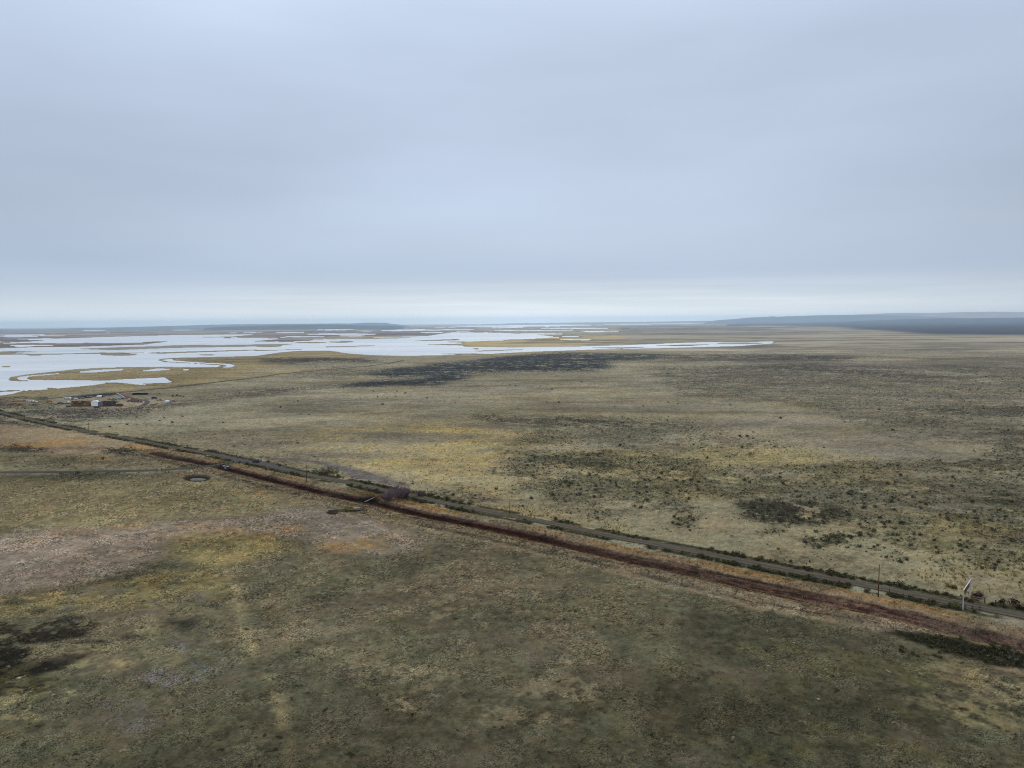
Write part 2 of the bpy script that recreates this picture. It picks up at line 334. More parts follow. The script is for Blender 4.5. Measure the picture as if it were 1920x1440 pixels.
# -- far brush tints (the shrubs themselves stand on top)
BRUSH = [  # outline, ground tint, tint strength, shrubs per square metre, warp
 ([(950, 840), (1250, 850), (1350, 900), (1300, 960), (1100, 950), (1000, 930), (960, 880)], (106, 102, 82), .5, .10, 1.2),
 ([(1300, 880), (1700, 860), (2400, 880), (2400, 960), (1600, 960), (1400, 935), (1280, 930)], (108, 104, 84), .5, .09, 1.2),
 ([(1550, 960), (2400, 950), (2400, 1080), (1750, 1060), (1600, 1030)], (104, 101, 78), .45, .12, 1.2),
 ([(1200, 690), (1500, 680), (2400, 700), (2400, 850), (1700, 830), (1500, 760), (1250, 740)], (110, 105, 92), .5, .02, 1.2),
 ([(900, 780), (1300, 785), (1500, 840), (1300, 850), (1000, 830)], (112, 107, 90), .4, .04, 1.2),
 ([(690, 700), (760, 690), (860, 679), (960, 669), (1080, 661), (1140, 663), (1250, 666), (1220, 672), (1145, 676), (1150, 690), (1100, 694), (960, 696), (870, 700), (850, 715), (830, 722), (760, 721), (690, 725), (640, 722), (760, 712), (830, 703), (720, 706)], (76, 80, 84), .85, .2, .9),
 ([(1140, 662), (1280, 664), (1450, 664), (1640, 668), (1560, 676), (1440, 675), (1300, 674), (1180, 674)], (100, 93, 84), .7, .03, .9),
 ([(470, 672), (560, 669), (700, 672), (730, 679), (600, 680), (500, 682)], (88, 80, 74), .85, .02, .6),
 ([(560, 692), (640, 685), (700, 686), (640, 691)], (112, 104, 100), .8, .01, .5),
 ([(560, 690), (700, 692), (760, 700), (640, 708), (540, 710)], (122, 114, 98), .5, .018, .9),
 ([(420, 738), (480, 728), (600, 722), (700, 717), (760, 722), (650, 727), (560, 733), (470, 744)], (108, 101, 92), .6, .035, .9),
 ([(330, 752), (400, 738), (480, 733), (560, 735), (440, 748), (360, 757)], (112, 104, 94), .6, .03, .9),
 ([(60, 775), (140, 766), (230, 765), (320, 758), (380, 752), (330, 765), (250, 776), (150, 786), (80, 786)], (104, 97, 90), .65, .07, .8),
 ([(-100, 752), (0, 764), (60, 762), (120, 768), (80, 778), (0, 770)], (112, 106, 94), .5, .05, .9),
 ([(-100, 765), (0, 780), (60, 792), (110, 797), (60, 800), (0, 795), (-100, 790)], (92, 86, 80), .7, .10, .8),
 ([(1330, 690), (1470, 684), (1560, 688), (1640, 692), (1760, 704), (1800, 712), (1740, 716), (1640, 708), (1560, 700), (1440, 694)], (98, 92, 82), .65, .03, 1.),
 ([(1400, 702), (1500, 700), (1600, 708), (1560, 722), (1480, 730), (1400, 722)], (112, 104, 94), .5, .02, 1.1),
 ([(1680, 765), (1760, 758), (1860, 760), (2400, 766), (2400, 786), (1860, 782), (1760, 778)], (104, 98, 84), .65, .06, 1.),
 ([(1620, 735), (1760, 730), (1900, 742), (2400, 756), (1800, 752), (1700, 748)], (116, 109, 96), .5, .025, 1.1),
 ([(1660, 780), (1740, 784), (1800, 792), (1720, 800), (1660, 790)], (108, 101, 86), .5, .05, 1.),
 ([(1830, 800), (1900, 806), (2400, 830), (2400, 880), (1880, 872), (1850, 850), (1880, 826)], (104, 98, 82), .55, .07, 1.),
 ([(1780, 860), (1900, 862), (2400, 870), (2400, 885), (1840, 882), (1760, 876)], (102, 97, 78), .5, .06, 1.),
 ([(880, 775), (960, 780), (1080, 783), (1200, 790), (1280, 800), (1200, 806), (1080, 803), (960, 798), (900, 786)], (106, 101, 84), .6, .09, 1.),
 ([(1000, 800), (1080, 812), (1060, 828), (960, 838), (930, 846), (960, 830)], (116, 110, 88), .5, .07, 1.),
 ([(980, 856), (1060, 850), (1120, 858), (1190, 872), (1200, 884), (1120, 882), (1040, 870)], (94, 90, 72), .65, .16, .9),
 ([(1090, 848), (1150, 842), (1170, 852), (1120, 857)], (90, 86, 68), .6, .2, .8),
 ([(1040, 900), (1100, 890), (1240, 905), (1300, 910), (1220, 925), (1120, 928), (1030, 945), (1010, 925)], (104, 100, 82), .55, .1, 1.),
 ([(1280, 860), (1340, 862), (1340, 878), (1260, 884), (1240, 870)], (100, 96, 80), .5, .1, 1.),
 ([(1360, 850), (1420, 846), (1440, 856), (1380, 862)], (104, 100, 82), .5, .08, 1.),
 ([(1320, 905), (1420, 895), (1560, 890), (1600, 900), (1560, 918), (1460, 930), (1340, 930), (1300, 918)], (108, 104, 80), .5, .08, 1.1),
 ([(1380, 940), (1440, 935), (1530, 945), (1600, 955), (1560, 985), (1470, 985), (1400, 972)], (88, 85, 70), .8, .22, .9),
 ([(1480, 1012), (1560, 1002), (1640, 995), (1690, 1002), (1620, 1018), (1540, 1030), (1490, 1025)], (86, 84, 62), .7, .26, .8),
 ([(1250, 975), (1290, 962), (1310, 968), (1290, 985), (1250, 990)], (90, 86, 66), .6, .25, .8),
 ([(1420, 998), (1450, 990), (1475, 996), (1440, 1004), (1410, 1008)], (92, 88, 66), .6, .22, .8),
 ([(1060, 955), (1180, 950), (1200, 965), (1130, 975), (1080, 968)], (106, 101, 82), .5, .12, 1.),
 ([(1600, 905), (1700, 900), (1760, 915), (1700, 930), (1600, 925)], (106, 102, 84), .5, .07, 1.1),
 ([(1850, 930), (1900, 925), (1940, 940), (1880, 955), (1840, 945)], (92, 90, 66), .6, .2, .8),
 ([(1780, 965), (1830, 958), (1840, 972), (1790, 975)], (92, 90, 66), .6, .22, .8),
 ([(1700, 1010), (1800, 1005), (1900, 1020), (1880, 1040), (1760, 1035)], (104, 102, 74), .4, .08, 1.2),
 ([(595, 880), (620, 875), (640, 884), (660, 893), (625, 896), (595, 892)], (78, 80, 56), .7, .3, .5),
 ([(-20, 841), (40, 838.5), (80, 842), (70, 846), (20, 846)], (64, 60, 50), .9, .35, .5),
 ([(190, 845), (230, 844), (275, 848), (260, 852), (215, 851)], (58, 55, 46), .9, .4, .5),
 ([(110, 888), (160, 884), (290, 882), (200, 890), (170, 902), (110, 898), (80, 894)], (92, 90, 72), .6, .13, .8),
 ([(0, 850), (60, 856), (180, 856), (280, 860), (300, 874), (160, 878), (0, 880)], (110, 104, 84), .5, .035, 1.1),
 ([(1720, 1192), (1790, 1200), (1850, 1212), (2400, 1236), (2400, 1262), (1880, 1252), (1800, 1232), (1740, 1212)], (56, 56, 38), .92, .32, .6),
 ([(1690, 1220), (1760, 1224), (1800, 1240), (1720, 1244)], (84, 84, 58), .5, .12, .8),
]
# -- the meadow on the near side of the canal
near = (cdst < 0) & (DD < 420)
fieldP = [(-900, 898), (0, 893), (300, 887), (400, 877), (432, 880), (515, 901), (596, 921), (690, 941), (873, 981), (1073, 1024), (1273, 1068), (1500, 1119), (1719, 1163), (1920, 1213), (2250, 1300), (2600, 1397), (3400, 1664), (3400, 3000), (-2000, 3000), (-2000, 900)]
s, m = pmask(fieldP, .25, 2)
field = np.zeros((NR, NC), np.float32); field[s] = m
put(ALL, field, (91, 87, 69), 1)
put(ALL, field * sstep(.42, .62, n2), (82, 80, 65), .8)
put(ALL, field * sstep(.50, .66, n3), (99, 93, 72), .5)
put(ALL, field * sstep(.50, .36, n3), (78, 76, 60), .45)
put(ALL, field * sstep(.52, .66, fbm(GX, GY, 30, 4, 140)), (103, 95, 78), .6)
put(ALL, field * sstep(175, 118, DD + 60 * (n2 - .5)), (73, 72, 56), .75)  # darker grass close by, with lens vignetting also put into the colour
F3 = (n3, .42, .56)
patch([(-200, 905), (150, 900), (300, 903), (420, 900), (520, 930), (600, 946), (500, 966), (350, 977), (200, 987), (60, 992), (-200, 1004)], (124, 114, 86), .9, 1, 6)
patch([(200, 905), (300, 912), (430, 905), (480, 925), (400, 940), (280, 935)], (108, 102, 78), .8, 1.2, 8)
patch([(-200, 915), (60, 918), (200, 930), (100, 955), (-200, 960)], (116, 107, 82), .7, 1.2, 8)
patch([(-300, 1012), (0, 1005), (60, 990), (200, 987), (350, 973), (480, 966), (560, 946), (620, 955), (700, 972), (760, 1000), (790, 1025), (700, 1042), (620, 1022), (520, 1000), (420, 1005), (330, 1010), (290, 1045), (240, 1070), (120, 1100), (0, 1118), (-300, 1140)], (121, 110, 97), .95, .8, 4)
patch([(480, 968), (600, 955), (680, 972), (740, 1000), (660, 1002), (560, 985)], (114, 107, 98), .7, .8, 6)
patch([(-200, 1015), (100, 1000), (180, 1005), (60, 1060), (-200, 1090)], (127, 117, 105), .7, 1, 7)
patch([(300, 1005), (400, 995), (520, 1008), (535, 1030), (450, 1052), (400, 1072), (350, 1050), (320, 1030)], (126, 113, 74), .75, 1.2, 5)
patch(E(360, 1022, 40, 9), (100, 96, 74), .6, 1.2, 5)
patch(E(440, 1022, 45, 8), (98, 92, 70), .6, 1.2, 5)
patch([(0, 1122), (240, 1078), (400, 1060), (435, 1110), (380, 1132), (250, 1150), (0, 1165), (-200, 1170)], (108, 98, 66), .75, 1.2, 5, (n3, .3, .5))
for e in ((170, 992, 34, 6), (300, 1003, 36, 5), (250, 1030, 26, 5), (252, 1056, 24, 6), (155, 1080, 16, 4), (380, 986, 40, 4), (455, 993, 34, 7), (510, 1001, 18, 10), (560, 990, 34, 7), (690, 1022, 55, 12), (720, 1010, 40, 8), (120, 1000, 30, 6), (60, 1012, 25, 4), (520, 925, 48, 7), (440, 938, 24, 4), (570, 943, 22, 5), (715, 972, 34, 6), (640, 1018, 34, 6), (240, 985, 40, 4), (40, 1122, 60, 8), (110, 1107, 40, 5), (760, 998, 26, 5), (860, 1030, 20, 4), (790, 968, 30, 3)):
    patch(E(*e), (132, 107, 72), .75, 1.8, 2, (rg, .46, .55))
for e in ((40, 1170, 80, 14), (20, 1240, 90, 26), (75, 1235, 100, 22), (40, 1275, 80, 24), (95, 1190, 60, 14), (10, 1205, 60, 12), (140, 1235, 40, 9), (150, 1215, 40, 8), (0, 1270, 60, 30)):
    patch(E(*e), (42, 40, 34), .95, 2.4, 2, (rg, .38, .47))
for e in ((235, 1192, 44, 12), (330, 1180, 70, 14), (355, 1168, 30, 7), (400, 1140, 26, 5), (190, 1320, 34, 8), (370, 1290, 30, 7), (160, 1170, 50, 7), (80, 1150, 50, 6)):
    patch(E(*e), (64, 61, 54), .85, 2.4, 2, (rg, .45, .53))
for e in ((240, 1152, 50, 6), (355, 1124, 30, 7), (290, 1135, 40, 4), (90, 1172, 34, 6), (420, 1245, 55, 16), (280, 1282, 28, 9), (230, 1335, 60, 16), (370, 1210, 44, 8), (270, 1360, 40, 10), (330, 1280, 60, 20)):
    patch(E(*e), (82, 81, 83), .75, 2.0, 3, (rg, .44, .54))
for e in ((220, 1182, 110, 14), (150, 1225, 80, 12), (190, 1250, 60, 10), (30, 1190, 40, 8), (20, 1330, 70, 30), (110, 1290, 80, 18), (240, 1165, 60, 8), (1820, 1300, 120, 60), (1760, 1260, 60, 14), (1880, 1340, 80, 30)):
    patch(E(*e), (116, 108, 80), .65, 2.0, 3, (rg, .45, .55))
for e in ((560, 1310, 130, 60), (500, 1250, 60, 30), (1500, 1240, 330, 120), (1430, 1130, 80, 16), (1390, 1210, 26, 60), (1290, 1160, 70, 16), (1480, 1180, 90, 12), (1100, 1140, 90, 14), (1260, 1320, 120, 50), (1900, 1330, 60, 40)):
    patch(E(*e), (66, 65, 52), .48, 2.2, 8, (n2, .36, .58))
for e in ((800, 1130, 110, 30), (860, 1160, 90, 16), (720, 1150, 60, 14), (980, 1090, 60, 14), (740, 1260, 90, 24), (1110, 1250, 50, 12), (1050, 1300, 80, 20), (930, 1350, 120, 20), (760, 1330, 60, 24)):
    patch(E(*e), (112, 103, 82), .65, 2.2, 5, (rg, .46, .56))
# faint two-wheel track over the meadow and cattle trails
td, _ = path_dist(pts([(395, 985), (405, 1040), (440, 1100), (452, 1170), (480, 1230), (510, 1290), (532, 1350), (545, 1420), (560, 1520)]), 8)
put(ALL, np.exp(-(td / 1.3) ** 2) * sstep(.36, .52, n3 * .5 + n2 * .5), (119, 111, 84), .72)
for P_, c_ in (([(300, 876), (300, 870), (296, 862), (299, 857), (290, 850), (279, 846)], (96, 72, 56)), ([(303, 884), (300, 893), (299, 905), (293, 915)], (100, 88, 66)), ([(300, 903), (310, 907), (318, 908)], (96, 84, 64)), ([(320, 888), (350, 895), (420, 905)], (122, 108, 76)), ([(300, 892), (280, 902), (268, 912)], (104, 92, 68)), ([(0, 995), (40, 985), (80, 968), (130, 955), (220, 935)], (92, 84, 66)), ([(320, 985), (350, 980), (380, 975), (440, 972)], (88, 84, 80)), ([(840, 1020), (780, 1018), (640, 960)], (146, 134, 112)), ([(750, 1030), (660, 1000), (560, 968), (520, 955)], (136, 126, 112)), ([(690, 1030), (640, 1012), (540, 985)], (140, 128, 110))):
    t_, _ = path_dist(pts(P_), 6); put(ALL, np.exp(-(t_ / .7) ** 2) * (.3 + .7 * sstep(.4, .55, n3)), c_, .75)
# -- strips between farm road, canal and gravel road
patch([(-200, 775), (0, 790), (110, 803), (200, 818), (300, 840), (285, 852), (180, 850), (60, 846), (-200, 842)], (128, 114, 92), .95, .5, 2)
patch([(-200, 850), (60, 850), (200, 853), (290, 856), (345, 868), (390, 872), (340, 878), (200, 882), (-200, 884)], (116, 108, 84), .85, .5, 3)
for e in ((55, 835, 70, 2.5), (262, 840, 28, 4.5), (30, 836, 30, 2.5), (120, 828, 60, 3), (180, 860, 40, 3)):
    patch(E(*e), (146, 112, 64), .75, 1.2, 1)
for e in ((140, 840, 70, 3.5), (20, 838, 40, 1.5), (250, 852, 40, 3), (90, 846, 50, 2)):
    patch(E(*e), (108, 86, 74), .6, 1.0, 1)
# -- yellow grass on the far side of the road
GOLD = [([(140, 795), (200, 803), (300, 823), (420, 845), (520, 854), (600, 861), (660, 880), (560, 868), (470, 861), (330, 835), (200, 812)], .85, .06, .6),
 ([(560, 820), (700, 790), (850, 795), (960, 810), (1100, 822), (1000, 840), (960, 870), (900, 880), (960, 890), (990, 930), (1000, 950), (900, 940), (800, 905), (700, 880), (640, 860), (580, 850)], .85, .05, 1.2),
 ([(830, 925), (1000, 952), (1100, 968), (1190, 985), (1180, 1003), (1060, 984), (960, 962), (860, 943), (800, 925)], .85, .5, .5),
 ([(640, 892), (700, 905), (790, 918), (860, 940), (780, 922), (690, 905)], .8, .2, .4),
 (E(1200, 933, 55, 6), .85, .45, .8), (E(1130, 945, 50, 7), .5, .2, 1.), (E(1760, 1078, 62, 13), .7, .7, .8), (E(1800, 985, 80, 9), .6, .35, 1.2), (E(1860, 1062, 60, 18), .55, .45, 1.2), (E(1700, 1072, 50, 14), .5, .35, 1.2), (E(1880, 1100, 60, 12), .7, .5, .8), (E(1800, 1105, 40, 8), .7, .5, .8),
 (E(1690, 885, 40, 5), .5, .12, 1.2), (E(1790, 938, 50, 5), .6, .25, 1.2), (E(1900, 960, 40, 8), .6, .3, 1.2), (E(1860, 1000, 60, 9), .6, .4, 1.2), (E(1650, 955, 40, 6), .5, .2, 1.2), (E(1480, 865, 70, 4), .45, .05, 1.2), (E(1300, 935, 40, 5), .5, .1, 1.2), (E(1880, 880, 60, 6), .5, .15, 1.2), (E(1420, 905, 50, 6), .4, .1, 1.), (E(1640, 775, 50, 3), .5, .02, 1.), (E(1720, 705, 30, 2), .4, .0, 1.)]
tuft = np.zeros((NR, NC), np.float32); gold = np.zeros((NR, NC), np.float32)
for poly, a, d, wv in GOLD:
    s, m = pmask(poly, wv * 1.5, 6)
    q = m * sstep(.34, .60, .3 * n3[s] + .4 * n5[s] + .3 * n2[s])
    put(s, q, (152, 135, 87), a * .9)
    tuft[s] = np.maximum(tuft[s], q * d); gold[s] = np.maximum(gold[s], q * min(1, a * 1.2))
s, m = pmask([(1050, 840), (1400, 830), (1920, 880), (2100, 900), (2100, 1160), (1920, 1140), (1500, 1066), (1200, 1010), (960, 960), (1000, 880)], 1, 6)
put(s, m * sstep(.5, .66, n2[s]), (141, 129, 88), .55); tuft[s] = np.maximum(tuft[s], .06 * m * sstep(.48, .6, n2[s]))
put(s, m * sstep(.52, .38, n5[s]), (114, 107, 82), .4)
for e in ((1860, 1032, 40, 22), (1832, 1086, 30, 11), (1840, 1108, 20, 6), (1900, 1010, 24, 12)):
    patch(E(*e), (116, 107, 97), .8, 1.2, 3)
for e in ((1640, 845, 90, 6), (1480, 790, 120, 4), (1250, 760, 120, 4), (1700, 850, 60, 5)):
    patch(E(*e), (126, 121, 114), .5, 1.5, 5)
for e in ((1490, 840, 12, 1.2), (1345, 822, 16, 2), (1360, 828, 20, 3), (1270, 833, 14, 1.5), (1500, 807, 10, 1), (1400, 838, 10, 1)):
    patch(E(*e), (108, 78, 70), .7, .8, 1)
patch([(-40, 756), (20, 753), (48, 752), (50, 756), (10, 758), (-40, 759)], (150, 96, 76), .8, .5, 1)
patch([(100, 766), (110, 748), (180, 742), (300, 742), (330, 756), (250, 764), (150, 768)], (134, 122, 104), .6, .5, 2)
# -- low scrub all over the plain: streaks and dapples
offroad = (1 - field) * (rd > 4) * (1 - np.clip(wat, 0, 1)) * (DD < 3200)
vg0 = np.random.default_rng(78).normal(0, 1, (NR, NC)).astype(np.float32)
gold_k = 1 - .8 * gold
t1 = fbm(GX * .5, GY * .9, 16, 5, 401, .66); t2 = fbm(GX * .45, GY, 70, 5, 411, .62); t3 = fbm(GX, GY, 320, 4, 421); t4 = fbm(GX * .4, GY * 1.1, 34, 5, 431, .64)
put(ALL, offroad * sstep(520, 240, DD) * gold_k, (117, 110, 84), .55)
gold_k = 1 - .8 * gold
sel = (DD > 220) & (DD < 1500) & (rd > 5)
pc = lambda a, *q_: np.percentile(a[sel][::7], q_)
mixn = .34 * t1 + .33 * t2 + .33 * t4
lo_, hi_ = pc(mixn, 50, 74); l3, h3 = pc(t3, 15, 60); l2, h2_ = pc(t2, 78, 96)
scr = np.clip(sstep(lo_, hi_, mixn) + sstep(l2, h2_, t2) * .5, 0, 1) * (.35 + .65 * sstep(l3, h3, t3))
dp = fbm(GX / sc, LY * .8, 1.7, 3, 651, .65)                # clumps of low plants
scr = scr * (.35 + .95 * sstep(.40, .60, dp))
s, m = pmask([(120, 795), (330, 770), (480, 765), (720, 800), (720, 905), (560, 872), (330, 842), (200, 815)], 1, 8); scr[s] *= 1 - .85 * m
s, m = pmask([(1480, 1075), (1640, 1040), (1920, 1040), (1920, 1150), (1700, 1110)], 1, 8); scr[s] *= 1 - .5 * m
scr = np.clip(scr, 0, 1) * offroad * gold_k
put(ALL, scr, (80, 79, 69), .85)
put(ALL, sstep(.53, .40, .5 * t1 + .5 * t2) * offroad * .8, (134, 127, 103), .4)
C *= (1 - np.clip(scr, 0, 1) * .5 * sstep(.4, 1.2, vg0))[..., None]
# -- brush tints
shr = np.zeros((NR, NC), np.float32); brush = np.zeros((NR, NC), np.float32)
for poly, c, a, d, wv in BRUSH:
    s, m = pmask(poly, 1.5 * wv, 3)
    q = m * sstep(.35, .53, .45 * n3[s] + .30 * n5[s] + .25 * dp[s])
    put(s, q, tuple(v * .93 for v in c), min(1, a * 1.2)); brush[s] = np.maximum(brush[s], q * a)
    shr[s] = np.maximum(shr[s], q * d)
C *= (1 - brush * .55 * sstep(.3, 1.1, vg0))[..., None]
s, m = pmask([(480, 856), (560, 860), (620, 866), (680, 880), (740, 900), (775, 912), (720, 906), (660, 896), (640, 882), (580, 867), (500, 861)], .7, 3); shr[s] *= 1 - m
patch([(480, 856), (560, 860), (620, 866), (680, 880), (740, 900), (775, 912), (720, 906), (660, 896), (640, 882), (580, 867), (500, 861)], (100, 95, 92), .95, .35, 1)
plain = (1 - field) * (1 - np.clip(wat, 0, 1)) * (rd > 5) * (DD < 2600)
shr = np.maximum(shr, plain * .06 * scr * sstep(700, 300, DD) + plain * .012 * scr)
shr = np.maximum(shr, plain * .0011)
# -- canal bed and its fringes (positive = road side); the bed gets wider and paler to the right
q = cdst + (1.6 + 5 * sstep(-4.5, -10, cdst)) * (fbm(GX, GY, 12, 4, 200, .6) - .5) + 4 * sstep(-5, -10, cdst) * (fbm(GX, GY, 40, 2, 205) - .5) + .8 * (fbm(GX, GY, 2, 2, 210) - .5)
along_n = fbm(GX, GY, 26, 3, 220)
endm = sstep(0, 8, ca) * (DD < 620)
on = (np.abs(cdst) < 40) * (1 - pond)
stk = fbm(ca * .10, cdst, 1.5, 4, 705, .6)                       # streaks that run along the canal
open_ = sstep(230, 160, DD) * on                                # 0 at the dark far stretch, 1 at the pale near stretch
def band(a, b, c, st, e=.7, mod=1):
    m = sstep(a - e, a + e, q) * (1 - sstep(b - e, b + e, q)) * on * mod
    put(ALL, m, c, st); return m
band(-16, -4.2, (116, 105, 85), .9, 1.4)
band(-14, -4.8, (118, 106, 88), .9, 1.0, sstep(240, 180, DD))
band(-8.5, -6.2, (80, 76, 64), .8, .8, sstep(.42, .54, stk) * sstep(200, 260, DD))
band(-13.5, -11, (84, 79, 64), .8, 1., sstep(.44, .54, stk))
band(-13, -6, (92, 78, 60), .6, 1., sstep(.50, .57, stk * .5 + rg * .5) * sstep(240, 180, DD))
band(-6, -4.2, (122, 100, 58), .8, .5)
band(-6.2, -5.2, (66, 72, 42), .8, .3, sstep(.48, .56, along_n) * sstep(260, 190, DD))
band(4, 9, (122, 106, 84), .85)
band(6.0, 10.5, (128, 98, 58), .85, .9, sstep(.45, .54, stk * .6 + along_n * .4))
band(9.8, 15, (98, 92, 66), .8, 1.2, sstep(.36, .5, n3))
bedm = band(-4.6, 4.2, (91, 75, 65), 1, 1.0)
band(-4.2, 4.6, (64, 44, 38), .85, .8, sstep(.46, .55, stk * .65 + along_n * .35) * sstep(300, 200, DD))
band(-3.0, 1.6, (50, 19, 15), .95, .9, sstep(190, 270, DD) * (1 - .55 * sstep(380, 430, DD)))
put(ALL, bedm * sstep(.52, .60, stk * .5 + rg * .5) * open_, (114, 98, 84), .8)
patch(E(690, 936, 26, 6), (26, 22, 18), .95, .4, 1)
patch(E(650, 956, 34, 3), (58, 54, 48), .9, .8, 0); patch(E(625, 960, 12, 3), (50, 46, 42), .9, .8, 0); patch(E(662, 951, 16, 3), (118, 102, 50), .8, .6, 0)
patch([(1650, 1183), (1720, 1190), (1790, 1200), (1850, 1211), (1960, 1236), (1960, 1264), (1880, 1254), (1800, 1234), (1740, 1214)], (46, 46, 32), .95, 1.1, 2, (n3, .16, .28))
cm = on * sstep(-15, -12, cdst) * (1 - sstep(10, 13, cdst))
C *= (1 - cm * .32 * sstep(.3, 1.2, vg0) - cm * .25 * sstep(.52, .64, n3))[..., None]
# -- verges of the roads
verge = sstep(2.2, 3.2, np.abs(rd)) * (1 - sstep(5.2, 6.6, np.abs(rd)))
put(ALL, verge * sstep(.30, .44, n3), (58, 59, 41), .85)
put(ALL, (1 - sstep(2.0, 3.4, np.abs(rd))), (84, 79, 66), .9)
put(ALL, np.exp(-(fd / 3.2) ** 2), (84, 82, 66), .8)
put(ALL, np.exp(-(kd / 5) ** 2), (92, 86, 72), .8)
shr = np.maximum(shr, verge * sstep(.33, .48, n3) * np.where(rd < 0, .6 * sstep(.34, .56, along_n), .42 * sstep(.42, .60, along_n)))
shr = np.maximum(shr, .30 * np.exp(-((np.abs(fd) - 4.0) / 1.5) ** 2) * (DD > 380) * sstep(.5, .62, n3))
shr = np.maximum(shr, .045 * np.exp(-((kd + 4) / 5) ** 2) * (np.abs(kd) < 30) * sstep(.4, .55, n2))
s, m = pmask([(128, 747), (160, 741), (215, 736.5), (226, 737.5), (210, 741), (165, 745)], .3, 1); shr[s] = np.maximum(shr[s], m * .16); put(s, m, (60, 60, 66), .85)
# pond, wet rim
put(ALL, box(box(pond, 1, 0), 1, 1), (50, 47, 40), .95)
# -- grain: tussocks and bare spots at the scale of the plants
C *= (1 + (g - .5) * .75 * np.clip(1.25 - DD / 1200, .2, 1) + (g2 - .5) * .5 * np.clip(1.1 - DD / 450, 0, 1))[..., None]
C *= (1 + (n5 - .5) * .35)[..., None]
sp = fbm(GX, GY, 1.3, 2, 320, .8) * field * (DD < 260)
put(ALL, sstep(.86, .93, sp) * sstep(.48, .6, n2), (150, 142, 122), .8)
put(ALL, sstep(.20, .13, fbm(GX, GY, 1.5, 2, 330, .8)) * field, (44, 42, 32), .7)
h1 = fbm(GX, GY, 16, 4, 340, .65) - .5; h2 = fbm(GX, GY, 3.2, 3, 350, .7) - .5
hue = (h1 * .55 + h2 * .8) * np.where(DD < 900, 1, .6)
C *= 1 + hue[..., None] * np.array([.30, .0, -.10], np.float32)
# broad random tone differences, 20 to 80 m across
b1 = fbm(GX * .6, GY, 34, 4, 610, .6) - .5; b2 = fbm(GX * .8, GY, 110, 3, 620) - .5
land = (1 - np.clip(wat, 0, 1)) * sstep(4000, 1500, DD)
C *= np.exp(np.clip((b1 * .75 + b2 * .45), -.35, .2) * land * np.where(on > 0, .5, 1))[..., None]
lum = np.log(np.maximum(C @ np.array([.3, .6, .1], np.float32), .01))
det = lum - box(box(box(box(lum, 40, 0), 70, 1), 40, 0), 70, 1)
C *= np.exp(np.clip(det, -1.0, .22) * (.5 * sstep(3500, 1200, DD)))[..., None]
yg = sstep(.56, .70, fbm(GX, GY, 7, 4, 360, .65)) * field * sstep(.44, .6, n2)
put(ALL, yg, (104, 98, 62), .28)
pk = sstep(.56, .70, fbm(GX, GY, 11, 4, 370, .65)) * field
put(ALL, pk, (98, 89, 76), .35)
vg = np.random.default_rng(77).normal(0, 1, (NR, NC)).astype(np.float32)
C *= np.clip(1 + vg * ((.10 + .42 * sstep(.40, .62, fbm(GX, GY, 6, 4, 640, .65))) * field + .15 * (1 - field) * (DD < 1800)), .35, 1.8)[..., None]
C = np.clip(C, .004, .75)
shr *= (1 - np.clip(wat, 0, 1)) * (np.abs(rd) > 2.9) * (np.abs(fd) > 2.6) * (np.abs(kd) > 3) * (1 - pond)
shr[:4] = 0

# ------------------------------------------------------------------ materials
def mat(name, base=(.5, .5, .5), rough=.8, attr=None, noise=None, metal=0, spec=.3, var=.25):
    m = bpy.data.materials.new(name); m.use_nodes = True
    t = m.node_tree; b = t.nodes['Principled BSDF']
    b.inputs['Roughness'].default_value = rough; b.inputs['Metallic'].default_value = metal
    b.inputs['Specular IOR Level'].default_value = spec
    src = None
    if attr:
        a = t.nodes.new('ShaderNodeAttribute'); a.attribute_name = attr; src = a.outputs['Color']
    else:
        c = t.nodes.new('ShaderNodeRGB'); c.outputs[0].default_value = (*base, 1); src = c.outputs[0]
    if noise:
        g = t.nodes.new('ShaderNodeNewGeometry'); x = src
        for k, sc_ in enumerate(noise):
            n = t.nodes.new('ShaderNodeTexNoise'); n.inputs['Scale'].default_value = sc_; n.inputs['Detail'].default_value = 3; n.inputs['Roughness'].default_value = .65
            t.links.new(g.outputs['Position'], n.inputs['Vector'])
            r = t.nodes.new('ShaderNodeMapRange'); r.inputs['From Min'].default_value = .25; r.inputs['From Max'].default_value = .75
            r.inputs['To Min'].default_value = 1 - var; r.inputs['To Max'].default_value = 1 + var
            t.links.new(n.outputs['Fac'], r.inputs['Value'])
            v = t.nodes.new('ShaderNodeVectorMath'); v.operation = 'SCALE'
            t.links.new(x, v.inputs[0]); t.links.new(r.outputs[0], v.inputs['Scale']); x = v.outputs[0]
        src = x
    t.links.new(src, b.inputs['Base Color'])
    return m
M_ground = mat('ground_cover', attr='cover', rough=.95, noise=(2.6, .55, .11), spec=0, var=.16)
M_leaf = mat('shrub_leaves', attr='tint', rough=.9, spec=0)
M_grass = mat('dry_grass_blades', attr='tint', rough=.9, spec=0)
